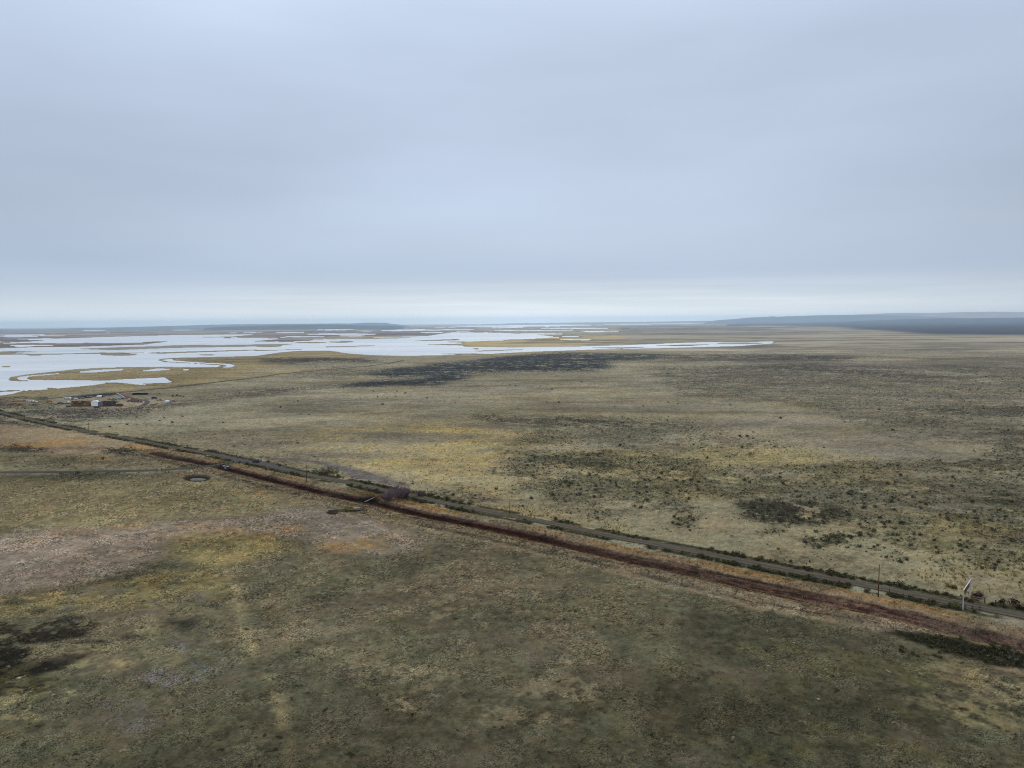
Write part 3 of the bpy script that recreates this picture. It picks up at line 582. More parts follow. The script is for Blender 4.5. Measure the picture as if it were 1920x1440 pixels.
def water_mat():
    m = bpy.data.materials.new('lake_water'); m.use_nodes = True
    t = m.node_tree; b = t.nodes['Principled BSDF']
    b.inputs['Base Color'].default_value = (.50, .53, .57, 1); b.inputs['Roughness'].default_value = .06; b.inputs['IOR'].default_value = 1.333
    b.inputs['Specular IOR Level'].default_value = .5
    g = t.nodes.new('ShaderNodeNewGeometry')
    n = t.nodes.new('ShaderNodeTexNoise'); n.inputs['Scale'].default_value = .004; n.inputs['Detail'].default_value = 6
    t.links.new(g.outputs['Position'], n.inputs['Vector'])
    r = t.nodes.new('ShaderNodeMapRange'); r.inputs['To Min'].default_value = .16; r.inputs['To Max'].default_value = .34
    t.links.new(n.outputs['Fac'], r.inputs['Value']); t.links.new(r.outputs[0], b.inputs['Roughness'])
    n2_ = t.nodes.new('ShaderNodeTexNoise'); n2_.inputs['Scale'].default_value = .4; n2_.inputs['Detail'].default_value = 3
    t.links.new(g.outputs['Position'], n2_.inputs['Vector'])
    mpw = t.nodes.new('ShaderNodeMapping'); mpw.inputs['Scale'].default_value = (.0016, .0060, 1)
    t.links.new(g.outputs['Position'], mpw.inputs[0])
    n3_ = t.nodes.new('ShaderNodeTexNoise'); n3_.inputs['Scale'].default_value = 1; n3_.inputs['Detail'].default_value = 7; n3_.inputs['Roughness'].default_value = .6
    t.links.new(mpw.outputs[0], n3_.inputs['Vector'])
    cr_ = t.nodes.new('ShaderNodeValToRGB'); cr_.color_ramp.elements[0].position = .34; cr_.color_ramp.elements[0].color = (.34, .38, .43, 1); cr_.color_ramp.elements[1].position = .64; cr_.color_ramp.elements[1].color = (.54, .56, .59, 1)
    t.links.new(n3_.outputs['Fac'], cr_.inputs[0]); t.links.new(cr_.outputs[0], b.inputs['Base Color'])
    bp = t.nodes.new('ShaderNodeBump'); bp.inputs['Strength'].default_value = .15; bp.inputs['Distance'].default_value = .05
    t.links.new(n2_.outputs['Fac'], bp.inputs['Height']); t.links.new(bp.outputs[0], b.inputs['Normal'])
    return m
M_water = water_mat()
M_pond = mat('pond_water_surface', base=(.10, .10, .105), rough=.8, noise=(.5,), var=.5, spec=.06)

# ------------------------------------------------------------------ mesh helpers
def mesh_np(name, V, F, mtl, parent=None, colors=None, attr='tint', smooth=False):
    V = np.asarray(V, np.float32); F = np.asarray(F, np.int32)
    me = bpy.data.meshes.new(name)
    k = F.shape[1]
    me.vertices.add(len(V)); me.vertices.foreach_set('co', V.ravel())
    me.loops.add(F.size); me.loops.foreach_set('vertex_index', F.ravel())
    me.polygons.add(len(F)); me.polygons.foreach_set('loop_start', np.arange(0, F.size, k, dtype=np.int32)); me.polygons.foreach_set('loop_total', np.full(len(F), k, np.int32))
    if smooth: me.polygons.foreach_set('use_smooth', np.ones(len(F), bool))
    me.update(calc_edges=True)
    if colors is not None:
        at_ = me.color_attributes.new(attr, 'FLOAT_COLOR', 'POINT')
        at_.data.foreach_set('color', np.concatenate([colors, np.ones((len(V), 1))], 1).astype(np.float32).ravel())
    me.materials.append(mtl)
    o = bpy.data.objects.new(name, me); col.objects.link(o)
    if parent: o.parent = parent
    return o
class MB:
    def __init__(s): s.v = []; s.f = []
    def add(s, vs, fs):
        b = len(s.v); s.v += [tuple(v) for v in vs]; s.f += [tuple(i + b for i in f) for f in fs]; return s
    def box(s, x0, x1, y0, y1, z0, z1, tx=0, ty=0):
        """box, its top drawn in by tx, ty"""
        vs = [(x0, y0, z0), (x1, y0, z0), (x1, y1, z0), (x0, y1, z0), (x0 + tx, y0 + ty, z1), (x1 - tx, y0 + ty, z1), (x1 - tx, y1 - ty, z1), (x0 + tx, y1 - ty, z1)]
        return s.add(vs, [(0, 3, 2, 1), (4, 5, 6, 7), (0, 1, 5, 4), (1, 2, 6, 5), (2, 3, 7, 6), (3, 0, 4, 7)])
    def tube(s, p, q, r0, r1=None, n=8):
        p, q = Vector(p), Vector(q); r1 = r0 if r1 is None else r1
        d = (q - p).normalized(); a = d.orthogonal().normalized(); b = d.cross(a)
        vs = []
        for c, r in ((p, r0), (q, r1)):
            for k in range(n):
                t = 2 * math.pi * k / n; vs.append(c + (a * math.cos(t) + b * math.sin(t)) * r)
        return s.add(vs, [(k, (k + 1) % n, n + (k + 1) % n, n + k) for k in range(n)] + [tuple(range(n - 1, -1, -1)), tuple(range(n, 2 * n))])
    def prism(s, prof, y0, y1):
        """profile in x, z pushed from y0 to y1"""
        n = len(prof)
        vs = [(x, y0, z) for x, z in prof] + [(x, y1, z) for x, z in prof]
        return s.add(vs, [(k, (k + 1) % n, n + (k + 1) % n, n + k) for k in range(n)] + [tuple(range(n - 1, -1, -1)), tuple(range(n, 2 * n))])
    def build(s, name, mtl, parent=None, bevel=0, smooth=False):
        me = bpy.data.meshes.new(name); me.from_pydata(s.v, [], s.f); me.update()
        import bmesh
        bm = bmesh.new(); bm.from_mesh(me)
        bmesh.ops.recalc_face_normals(bm, faces=bm.faces[:])
        if bevel: bmesh.ops.bevel(bm, geom=bm.edges[:], offset=bevel, segments=2, affect='EDGES')
        bm.to_mesh(me); bm.free()
        if smooth:
            for p in me.polygons: p.use_smooth = True
        me.materials.append(mtl)
        o = bpy.data.objects.new(name, me); col.objects.link(o)
        if parent: o.parent = parent
        return o
def tag(o, label=None, cat=None, group=None, kind=None):
    if label: o['label'] = label
    if cat: o['category'] = cat
    if group: o['group'] = group
    if kind: o['kind'] = kind
    return o
def empty(name, x, y, rz=0, z=None):
    o = bpy.data.objects.new(name, None); col.objects.link(o)
    o.location = (x, y, float(height(np.array([x]), np.array([y]))[0]) if z is None else z); o.rotation_euler = (0, 0, rz); o.empty_display_size = .5
    return o
def copy_tree(o, parent=None):
    c = o.copy(); col.objects.link(c)
    if parent: c.parent = parent
    for ch in [x for x in scene.objects if x.parent == o]: copy_tree(ch, c)
    return c

# ------------------------------------------------------------------ ground, water, roads, hills
XE = 47000.0
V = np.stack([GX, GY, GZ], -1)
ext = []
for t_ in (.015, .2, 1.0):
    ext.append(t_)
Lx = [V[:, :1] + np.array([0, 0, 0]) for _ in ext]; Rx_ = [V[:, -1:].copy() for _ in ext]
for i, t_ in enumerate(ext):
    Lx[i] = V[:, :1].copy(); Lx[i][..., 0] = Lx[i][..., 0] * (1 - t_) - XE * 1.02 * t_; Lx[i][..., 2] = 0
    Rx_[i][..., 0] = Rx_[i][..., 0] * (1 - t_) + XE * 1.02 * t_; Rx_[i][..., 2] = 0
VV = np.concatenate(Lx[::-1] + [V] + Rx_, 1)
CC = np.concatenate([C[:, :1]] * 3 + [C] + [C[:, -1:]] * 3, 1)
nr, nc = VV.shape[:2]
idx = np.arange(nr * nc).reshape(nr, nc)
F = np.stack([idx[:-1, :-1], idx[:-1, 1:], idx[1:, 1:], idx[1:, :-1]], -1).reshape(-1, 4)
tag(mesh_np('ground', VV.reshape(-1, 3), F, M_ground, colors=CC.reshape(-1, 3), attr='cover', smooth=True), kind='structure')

def sheet(name, x0, x1, y0, y1, z, mtl):
    o = mesh_np(name, [(x0, y0, z), (x1, y0, z), (x1, y1, z), (x0, y1, z)], [(0, 1, 2, 3)], mtl)
    return tag(o, kind='structure')
# the lake lies lower than the land; one level sheet shows wherever the ground dips under it
yl = float(rowD[np.where((wat > .5).any(1))[0][0]])
mesh_w = mesh_np('water', [(-1.1 * yl, yl - 60, -.5), (.45 * yl, yl - 60, -.5), (26000, 32000, -.5), (-38000, 32000, -.5)], [(0, 1, 2, 3)], M_water); tag(mesh_w, kind='structure')
px_, py_ = at(371, 896.5)
tag(mesh_np('pond_water', [(px_ + 7 * math.cos(a) * (1 + .1 * math.sin(3 * a)), py_ + 9 * math.sin(a) * (1 + .1 * math.cos(2 * a)), -.5) for a in np.linspace(0, 2 * math.pi, 29)[:-1]], [tuple(range(28))], M_pond), kind='structure')

M_gravel = mat('gravel', base=(.165, .15, .135), rough=.95, noise=(3.1, .45), spec=.1, var=.22)
def road_mat():
    m = mat('gravel_road_surface', attr='cover', rough=.95, noise=(3.1, .5), spec=0, var=.2); return m
M_road = road_mat()
def resample(P, step):
    out_ = [P[0]]; 
    for a, b in zip(P[:-1], P[1:]):
        n = max(1, int(np.hypot(*(b - a)) / step)); out_ += [a + (b - a) * (k + 1) / n for k in range(n)]
    return np.array(out_)
def smooth_path(P, it=6):
    P = P.copy()
    for _ in range(it): P[1:-1] = P[1:-1] * .5 + (P[:-2] + P[2:]) * .25
    return P
def ribbon(name, P, width, z, tracks, mid, rim, seed):
    P = smooth_path(resample(P, 2.5))
    T = np.gradient(P, axis=0); T /= np.linalg.norm(T, axis=1)[:, None]
    Nn = np.stack([-T[:, 1], T[:, 0]], 1)
    s_ = np.arange(len(P)) * 2.5
    k = np.array([-1, -.82, -.6, -.42, -.2, .2, .42, .6, .82, 1.0])
    cols_ = [rim, mid, tracks, tracks, mid, mid, tracks, tracks, mid, rim]
    vs, cs = [], []
    for j, kk in enumerate(k):
        wv = width / 2 * (kk + (.22 * (vnoise(s_ / 4, s_ * 0 + j, seed) - .5) * abs(kk)))
        vs.append(np.column_stack([P + Nn * wv[:, None], np.full(len(P), z)]))
        fade = 1 + .35 * (vnoise(s_ / 9, s_ * 0 + j * 3, seed + 5) - .5)
        cs.append(tone_(cols_[j])[None, :] * fade[:, None])
    n, mcols = len(P), len(k)
    Vr = np.stack(vs, 1).reshape(-1, 3); Cr = np.stack(cs, 1).reshape(-1, 3)
    id_ = np.arange(n * mcols).reshape(n, mcols)
    Fr = np.stack([id_[:-1, :-1], id_[:-1, 1:], id_[1:, 1:], id_[1:, :-1]], -1).reshape(-1, 4)
    return tag(mesh_np(name, Vr, Fr, M_road, colors=Cr, attr='cover'), kind='structure')
ribbon('gravel_road', roadP, 4.2, .05, (93, 87, 80), (82, 77, 69), (74, 71, 55), 1)
ribbon('farm_road', farmP, 4.2, .055, (84, 82, 82), (70, 70, 68), (74, 74, 60), 2)
ribbon('lake_road', lakeP, 5.0, .05, (86, 82, 76), (74, 72, 66), (92, 86, 70), 3)
ribbon('farm_track', pts([(222, 737), (236, 744), (258, 748.5), (272, 750.5), (278, 753.5), (272, 758.5), (262, 762.5), (240, 765)]), 5.0, .06, (96, 92, 90), (84, 80, 78), (104, 98, 86), 4)
ribbon('dirt_path', pts([(68, 789), (84, 787), (98, 783.5)]), 3.5, .062, (84, 80, 76), (74, 72, 66), (88, 84, 70), 5)
# wide gravel junction in front of the canal crossing
jp = pts([(404, 852.5), (420, 851.5), (450, 857), (480, 862), (505, 868), (540, 878), (555, 884.5), (520, 878), (490, 872.5), (462, 869), (440, 866), (436, 862)])
tag(mesh_np('gravel_junction', np.column_stack([jp, np.full(len(jp), .07)]), [tuple(range(len(jp)))], mat('junction_gravel', base=tuple(tone_((74, 70, 69))), rough=.95, noise=(3, .4), spec=.1)), kind='structure')

M_hill = mat('far_hill_slopes', attr='tint', rough=1, spec=0)  # bluish slope tints have distance haze painted into them
def ridge(prof, D, depth, tint, seed, name='hills'):
    """a range of hills: crest heights read off the skyline, slopes falling to the plain in front and behind"""
    pr = np.array(prof, float)
    xs = np.arange(pr[0, 0], pr[-1, 0] + .1, 6)
    ys = np.interp(xs, pr[:, 0], pr[:, 1])
    rows, cols_ = [], []
    dirs = np.array([RA @ np.array([(x - 960) / FOC, (720 - y) / FOC, -1.0]) for x, y in zip(xs, ys)])
    crest = np.column_stack([dirs[:, 0] / dirs[:, 1] * D, np.full(len(xs), D), CAM_H + dirs[:, 2] / dirs[:, 1] * D])
    crest[:, 2] = np.maximum(crest[:, 2] + 4 * (vnoise(xs / 9, xs * 0, seed) - .5), 1)
    crest[0, 2] = crest[-1, 2] = -2
    for t_, hh in ((-1.0, -.03), (-.8, .12), (-.6, .3), (-.42, .42), (-.25, .78), (-.1, .97), (0, 1), (.4, 1.0), (1.0, .7), (2.0, -.03)):
        p = crest.copy(); p[:, 1] += t_ * depth * (1 + .3 * (vnoise(xs / 30, xs * 0 + t_ * 3, seed + 1) - .5)); p[:, 0] *= p[:, 1] / D
        p[:, 2] = np.maximum(p[:, 2] * hh * (1 + (.25 if -1 < t_ < -.1 else 0) * (vnoise(xs / 14, xs * 0 + 5 * t_, seed + 2) - .5)), -3)
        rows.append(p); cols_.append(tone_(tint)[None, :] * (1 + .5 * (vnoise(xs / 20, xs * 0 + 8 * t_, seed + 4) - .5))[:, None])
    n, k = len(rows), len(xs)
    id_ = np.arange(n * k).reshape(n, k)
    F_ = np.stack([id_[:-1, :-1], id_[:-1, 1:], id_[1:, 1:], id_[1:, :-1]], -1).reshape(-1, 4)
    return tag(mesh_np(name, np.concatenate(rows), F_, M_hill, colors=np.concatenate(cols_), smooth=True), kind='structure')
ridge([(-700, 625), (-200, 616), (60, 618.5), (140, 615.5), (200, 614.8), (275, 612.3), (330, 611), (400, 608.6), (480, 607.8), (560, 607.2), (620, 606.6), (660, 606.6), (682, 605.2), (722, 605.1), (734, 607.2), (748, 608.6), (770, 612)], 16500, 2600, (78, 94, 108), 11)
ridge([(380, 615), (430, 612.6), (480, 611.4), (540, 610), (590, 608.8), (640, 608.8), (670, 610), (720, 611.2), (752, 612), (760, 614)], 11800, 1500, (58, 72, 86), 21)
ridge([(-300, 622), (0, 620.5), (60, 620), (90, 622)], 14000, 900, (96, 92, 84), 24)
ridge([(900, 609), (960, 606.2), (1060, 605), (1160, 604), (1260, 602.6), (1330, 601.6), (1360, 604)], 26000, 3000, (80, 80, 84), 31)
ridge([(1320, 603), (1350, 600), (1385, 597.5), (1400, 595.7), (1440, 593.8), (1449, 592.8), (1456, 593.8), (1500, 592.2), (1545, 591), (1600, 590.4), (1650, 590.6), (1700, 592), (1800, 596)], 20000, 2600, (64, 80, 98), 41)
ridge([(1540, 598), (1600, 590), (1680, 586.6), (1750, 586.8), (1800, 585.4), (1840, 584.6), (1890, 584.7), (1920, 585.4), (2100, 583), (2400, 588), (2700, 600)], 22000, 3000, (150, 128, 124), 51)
ridge([(1360, 608), (1440, 607), (1520, 605.5), (1580, 603.5), (1640, 600.8), (1700, 598.6), (1780, 596.8), (1920, 595.4), (2300, 593), (2700, 600)], 14500, 4500, (56, 66, 86), 61)  # dark sage rise, made hazier and bluer by its painted tint

# ------------------------------------------------------------------ haze
def haze():
    me = bpy.data.meshes.new('haze')
    b = MB().box(-48500, 48500, -2600, 49500, -6, 330)
    m = bpy.data.materials.new('haze_air'); m.use_nodes = True
    t = m.node_tree; t.nodes.remove(t.nodes['Principled BSDF'])
    v = t.nodes.new('ShaderNodeVolumePrincipled'); v.inputs['Color'].default_value = (.66, .84, 1.0, 1); v.inputs['Density'].default_value = 4.4e-5; v.inputs['Anisotropy'].default_value = .6
    t.links.new(v.outputs[0], t.nodes['Material Output'].inputs['Volume'])
    tag(b.build('haze', m), kind='stuff')
haze()

# ------------------------------------------------------------------ plants
def leaf_clump(nq, seed, wide=1.0, upright=.35, leaf=.20):
    """a rounded, gappy clump of small leaf-sized faces, unit size, base at z = 0"""
    r = np.random.default_rng(seed)
    lobes = r.normal(0, .20, (4, 3)); lobes[:, 2] = np.abs(lobes[:, 2]) * .6 + .30
    c = lobes[r.integers(0, 4, nq)] + r.normal(0, .19, (nq, 3))
    c[:, :2] *= wide; c[:, 2] = np.clip(c[:, 2], .06, .95)
    a = r.normal(0, 1, (nq, 3)); a[:, 2] += upright * 2; a /= np.linalg.norm(a, axis=1)[:, None]
    b = np.cross(a, r.normal(0, 1, (nq, 3))); b /= np.linalg.norm(b, axis=1)[:, None]
    sz = leaf * r.uniform(.6, 1.3, (nq, 1))
    V_ = np.stack([c - a * sz - b * sz * .45, c - a * sz * .6 + b * sz * .5, c + a * sz, c + a * sz * .3 - b * sz * .55], 1)
    V_[..., 2] = np.maximum(V_[..., 2], 0)
    shade = r.uniform(.72, 1.28, (nq, 1, 1)) * np.ones((1, 4, 1))
    return V_.reshape(-1, 3), shade.reshape(-1, 1)
def scatter(dens, seed, lim):
    """plant positions drawn from a density map"""
    r = np.random.default_rng(seed)
    n = r.poisson(np.clip(dens * CELL, 0, 8))
    rr, cc = np.nonzero(n)
    k = n[rr, cc]; rr = np.repeat(rr, k); cc = np.repeat(cc, k)
    if len(rr) > lim:
        q_ = r.choice(len(rr), lim, replace=False); rr, cc = rr[q_], cc[q_]
    d = DD[rr, 0]
    x = GX[rr, cc] + r.uniform(-.5, .5, len(rr)) * cellW[rr, cc]
    y = GY[rr, cc] + r.uniform(-.5, .5, len(rr)) * cellD[rr, 0]
    return x, y, rr, cc
def merged(name, X, Y, S, tint, clumps, seed, mtl):
    r = np.random.default_rng(seed)
    Z = height(X, Y) - .03
    which = r.integers(0, len(clumps), len(X))
    Vs, Cs = [], []
    for k, (T, sh) in enumerate(clumps):
        m = np.nonzero(which == k)[0]
        if not len(m): continue
        a = r.uniform(0, 6.283, len(m)); ca_, sa_ = np.cos(a)[:, None], np.sin(a)[:, None]
        x = T[None, :, 0] * ca_ - T[None, :, 1] * sa_; y = T[None, :, 0] * sa_ + T[None, :, 1] * ca_
        s_ = S[m][:, None]
        Vs.append(np.stack([x * s_ + X[m][:, None], y * s_ + Y[m][:, None], T[None, :, 2] * s_ * r.uniform(.6, .95, len(m))[:, None] + Z[m][:, None]], -1).reshape(-1, 3))
        Cs.append((tint[m][:, None, :] * sh[None, :, :]).reshape(-1, 3))
    Vs, Cs = np.concatenate(Vs), np.concatenate(Cs)
    return mesh_np(name, Vs, np.arange(len(Vs)).reshape(-1, 4), mtl, colors=Cs)

def tints(n, a, b, seed):
    r = np.random.default_rng(seed); t_ = r.uniform(0, 1, (n, 1)); return (tone_(a) * (1 - t_) + tone_(b) * t_) * r.uniform(.8, 1.2, (n, 1))
# -- shrubs: the ones that show largest stand as plants of their own, the rest as one brush cover
sx, sy, sr, sc_ = scatter(shr * 4.2, 11, 210000)
# single dark bushes that stand out on the open plain
BIG = [(238, 796.5), (299, 789.5), (342, 781.5), (308, 784), (322, 793), (206, 801), (256, 783), (418, 793), (558, 753), (565, 777), (580, 778), (526, 764.5), (676, 748.5), (718, 759), (708, 745), (700, 734), (726, 746), (742, 745), (760, 738), (744, 734.5), (801, 747), (854, 756), (862, 747), (956, 722), (967, 724), (1012, 726), (1025, 755), (1048, 755), (1153, 763), (1206, 762), (1253, 755), (1271, 758), (1369, 760), (1090, 717), (1290, 713), (1383, 692), (1464, 785), (1661, 793), (1674, 808), (1798, 731), (1810, 700), (1648, 769), (1780, 703), (1849, 707), (1400, 819), (1387, 819), (1545, 840), (1300, 834), (1162, 836), (1180, 820), (968, 708), (1035, 731), (1880, 712), (1833, 697), (1447, 672), (1544, 673), (1570, 673.5), (1632, 672), (30, 757.5), (299, 739), (36, 759)]
bp_ = pts(BIG)
sx = np.concatenate([sx, bp_[:, 0]]); sy = np.concatenate([sy, bp_[:, 1]])
ss = np.random.default_rng(5).gamma(3.2, .165, len(sx)).clip(.24, 1.8)
ss[-len(BIG):] = np.random.default_rng(6).uniform(1.1, 2.1, len(BIG))
def near_idx(x, y):
    r_ = np.clip(np.searchsorted(rowD, y), 1, NR - 1); c_ = np.clip(np.searchsorted(uu, x / np.maximum(y, 42) * FOC), 0, NC - 1); return r_, c_
ri, ci = near_idx(sx, sy)
roadside = (np.abs(rd[ri, ci]) < 7.5)
canalside = (rd[ri, ci] < 0)
ss = np.where(roadside, ss * 1.2, ss)
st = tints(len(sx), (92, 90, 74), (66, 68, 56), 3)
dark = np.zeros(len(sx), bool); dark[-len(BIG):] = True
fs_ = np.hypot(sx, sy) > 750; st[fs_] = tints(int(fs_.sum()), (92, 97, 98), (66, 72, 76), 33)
st[roadside] = tints(int(roadside.sum()), (62, 62, 42), (92, 88, 58), 4)
st[dark] = tints(int(dark.sum()), (42, 40, 36), (34, 32, 28), 5)
app = ss / np.hypot(sx, sy)
inview = np.abs(sx) < 960 / FOC * sy * 1.0
clump_lo = [leaf_clump(9, 100 + k, leaf=.34) for k in range(5)]
clump_hi = [leaf_clump(130, 200 + k, leaf=.13) for k in range(5)]
protos = {}
def shrub_individual(name, k, tintset, x, y, s, rz, label, group):
    key = (name, k, tintset)
    if key not in protos:
        T, sh = clump_hi[k]
        t_ = tone_({'sage': (82, 81, 66), 'road': (74, 73, 49), 'dark': (40, 38, 33)}[tintset])
        o = mesh_np(name, T, np.arange(len(T)).reshape(-1, 4), M_leaf, colors=t_[None, :] * sh)
        protos[key] = o.data
    else:
        o = bpy.data.objects.new(name, protos[key]); col.objects.link(o)
    o.location = (x, y, float(height(np.array([x]), np.array([y]))[0]) - .03); o.scale = (s, s, s * .8); o.rotation_euler = (0, 0, rz)
    tag(o, label, 'shrub', group)
order = np.argsort(-app * (inview & (sy > 100)))
isind = np.zeros(len(sx), bool)
PIX = lambda x, y: (960 + x / y * FOC)
def region(x, y):
    d = RA.T @ np.array([x, y, -CAM_H]); return 960 - d[0] / d[2] * FOC, 720 + d[1] / d[2] * FOC
for want, lim in ((roadside & ~dark, 240), (~roadside & ~dark, 240), (dark, 61)):
    pick = [i for i in order if want[i] and inview[i]][:lim]
    isind[pick] = True
    for i in pick:
        u_, v_ = region(sx[i], sy[i])
        k = int(i) % 5; rz = float(i) * 1.7
        if dark[i]:
            side = 'left' if u_ < 640 else ('middle' if u_ < 1280 else 'right')
            shrub_individual('dark_bush', k, 'dark', sx[i], sy[i], ss[i], rz, f'lone blackish bush standing on the open dry plain, {side} part of the view', f'lone dark bushes on the plain, {side}')
        elif roadside[i]:
            if rd[ri[i], ci[i]] < 0: shrub_individual('roadside_shrub', k, 'road', sx[i], sy[i], ss[i], rz, 'dark green shrub in the row between the gravel road and the reddish canal', 'shrubs on the canal side of the road')
            else: shrub_individual('roadside_shrub', k, 'road', sx[i], sy[i], ss[i], rz, 'dark green shrub in the row along the plain side of the gravel road', 'shrubs on the plain side of the road')
        else:
            if cdst[ri[i], ci[i]] < 0: shrub_individual('meadow_shrub', k, 'road', sx[i], sy[i], ss[i], rz, 'dark green plant in the damp strip below the canal at the right', 'plants in the damp strip below the canal')
            else: shrub_individual('sagebrush', k, 'sage', sx[i], sy[i], ss[i], rz, 'grey green sagebrush in the dark patches on the plain beyond the gravel road', 'sagebrush beyond the road')
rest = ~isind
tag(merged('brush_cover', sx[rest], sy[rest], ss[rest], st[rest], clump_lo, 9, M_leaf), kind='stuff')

# -- tall dry grass and meadow tussocks
def grass_clump(nb, seed, h=1.0, spread=.35, wb=.09):
    r = np.random.default_rng(seed)
    c = r.normal(0, spread * .5, (nb, 2)); a = r.uniform(0, 6.283, nb)
    lean = r.normal(0, .25, (nb, 2)); hh = h * r.uniform(.6, 1.1, nb)
    dx, dy = np.cos(a) * wb, np.sin(a) * wb
    V_ = np.zeros((nb, 4, 3)); V_[:, 0, 0] = c[:, 0] - dx; V_[:, 0, 1] = c[:, 1] - dy; V_[:, 1, 0] = c[:, 0] + dx; V_[:, 1, 1] = c[:, 1] + dy
    for j, (f, t_) in enumerate(((.9, .35), (1.0, -.3))):
        V_[:, 2 + j, 0] = c[:, 0] + lean[:, 0] * f + dx * t_; V_[:, 2 + j, 1] = c[:, 1] + lean[:, 1] * f + dy * t_; V_[:, 2 + j, 2] = hh * f
    return V_.reshape(-1, 3), (r.uniform(.75, 1.25, (nb, 1, 1)) * np.ones((1, 4, 1))).reshape(-1, 1)
gx, gy, _, _ = scatter(tuft, 21, 45000)
gl = [grass_clump(7, 300 + k) for k in range(5)]
tag(merged('tall_dry_grass', gx, gy, np.random.default_rng(8).uniform(.5, 1.15, len(gx)), tints(len(gx), (164, 146, 94), (136, 122, 78), 9), gl, 10, M_grass), kind='stuff')
md = field * .9 * (DD < 230) * sstep(.40, .62, n3 * .6 + n2 * .4) * np.clip(1.4 - DD / 180, .15, 1)
mx, my, mr, mc = scatter(md, 31, 60000)
base_t = C[mr, mc] * np.random.default_rng(12).uniform(.45, 1.6, (len(mx), 1))
gm = [grass_clump(5, 400 + k, h=.8, spread=.6, wb=.10) for k in range(5)]
tag(merged('meadow_grass', mx, my, np.random.default_rng(13).uniform(.22, .55, len(mx)), base_t, gm, 14, M_grass), kind='stuff')
# rough bleached grass on the near canal bank and ochre grass on the far one
bd = on * (DD < 420) * (np.exp(-((cdst + 9) / 4) ** 2) * .8 + np.exp(-((cdst - 8) / 2.6) ** 2) * .7 + .5 * np.exp(-(cdst / 3.5) ** 2))
bx, by, br_, bc_ = scatter(bd, 41, 30000)
tag(merged('canal_bank_grass', bx, by, np.random.default_rng(14).uniform(.35, .8, len(bx)), C[br_, bc_] * np.random.default_rng(15).uniform(.7, 1.3, (len(bx), 1)), gm, 15, M_grass), kind='stuff')

# -- bare reddish willows by the canal
M_twig = mat('willow_twigs', base=tuple(tone_((128, 108, 116))), rough=.9, noise=(.8,), var=.3, spec=.1)
M_stem = mat('willow_stems', base=tuple(tone_((98, 80, 80))), rough=.9, noise=(2,), var=.25, spec=.1)
def willow(px, py, w_, h_, seed, label):
    x, y = at(px, py)
    r = np.random.default_rng(seed)
    t = empty('willow_bush', x, y)
    tag(t, label, 'bush', 'bare reddish willows by the canal')
    stems = MB()
    Vt = []
    for k in range(26):
        a = r.uniform(0, 6.283); sp = r.uniform(.1, 1) ** .7 * w_ / 2
        p0 = Vector((math.cos(a) * sp * .25, math.sin(a) * sp * .2, 0)); hh = h_ * r.uniform(.5, .8) * (1 - .35 * (sp / (w_ / 2)) ** 2)
        p1 = Vector((math.cos(a) * sp * .75, math.sin(a) * sp * .6, hh))
        stems.tube(p0, p1, .07, .03, 5)
        for j in range(60):
            f = r.uniform(.1, 1); b = p0.lerp(p1, f)
            d = Vector((r.normal(0, .42) + math.cos(a) * .25, r.normal(0, .42) + math.sin(a) * .25, r.uniform(.5, 1.2))).normalized() * (h_ * r.uniform(.16, .42))
            e = b + d; m_ = b.lerp(e, .5) + Vector((r.normal(0, .08), r.normal(0, .08), .05))
            sdv = d.cross(Vector((r.normal(), r.normal(), r.normal()))).normalized() * .034
            Vt += [b - sdv, b + sdv, m_ + sdv * .7, m_ - sdv * .7, m_ - sdv * .7, m_ + sdv * .7, e + sdv * .25, e - sdv * .25]
    stems.build('stems', M_stem, t)
    mesh_np('twigs', np.array([tuple(v) for v in Vt]), np.arange(len(Vt)).reshape(-1, 4), M_twig, t)
willow(748, 935, 12, 6.6, 1, 'largest bare reddish purple willow bush, rounded, at the canal edge')
willow(727, 939, 9.5, 4.6, 2, 'low bare reddish willow bush leaning over the dark canal pit')
willow(762, 931, 6.5, 4.6, 3, 'narrow bare willow bush on the road side of the largest willow')
willow(788, 930, 7, 2.8, 4, 'small thin bare willow bush at the right end of the willow clump')

# ------------------------------------------------------------------ poles
M_pole = mat('weathered_pole_wood', base=tuple(tone_((104, 78, 56))), rough=.9, noise=(6, 1.2), var=.3, spec=.1)
M_steel = mat('dull_steel', base=(.45, .46, .48), rough=.5, metal=.6)
M_glass = mat('porcelain', base=(.7, .72, .72), rough=.3)
def pole(px, py, top, label):
    x, y = at(px, py)
    d = math.hypot(x, y)
    u_, v_ = px, py
    h_ = (py - top) / (py - 604.5 + (px - 960) * .00873) * CAM_H * .985
    t = empty('utility_pole', x, y)
    tag(t, label, 'utility pole', 'utility poles along the gravel road')
    MB().tube((0, 0, -.1), (.04, 0, h_), .16, .105, 10).build('pole_shaft', M_pole, t, smooth=True)
    br = MB().tube((.1, 0, h_ - .35), (.42, -.05, h_ - .15), .035, .035, 6); br.tube((.42, -.05, h_ - .2), (.42, -.05, h_ + .02), .03, .03, 6)
    br.build('insulator_bracket', M_steel, t)
    ins = MB()
    ins.tube((.42, -.05, h_ + .02), (.42, -.05, h_ + .12), .09, .07, 8); ins.tube((.42, -.05, h_ + .12), (.42, -.05, h_ + .24), .06, .05, 8)
    ins.build('insulator', M_glass, t)
    cap = MB().tube((.04, 0, h_), (.04, 0, h_ + .05), .115, .09, 10); cap.build('pole_cap', M_steel, t)
pole(1646.5, 1120, 1056, 'nearest brown utility pole, beside the gravel road left of the white entrance arch')
pole(956, 964, 934, 'brown utility pole at the road edge beside tall yellow grass, middle of the line')
pole(575, 904, 866, 'thin grey utility pole rising from the ochre canal fringe, left of the willows')
pole(332, 839.5, 821, 'thin utility pole on the plain side of the road, left of the road junction')
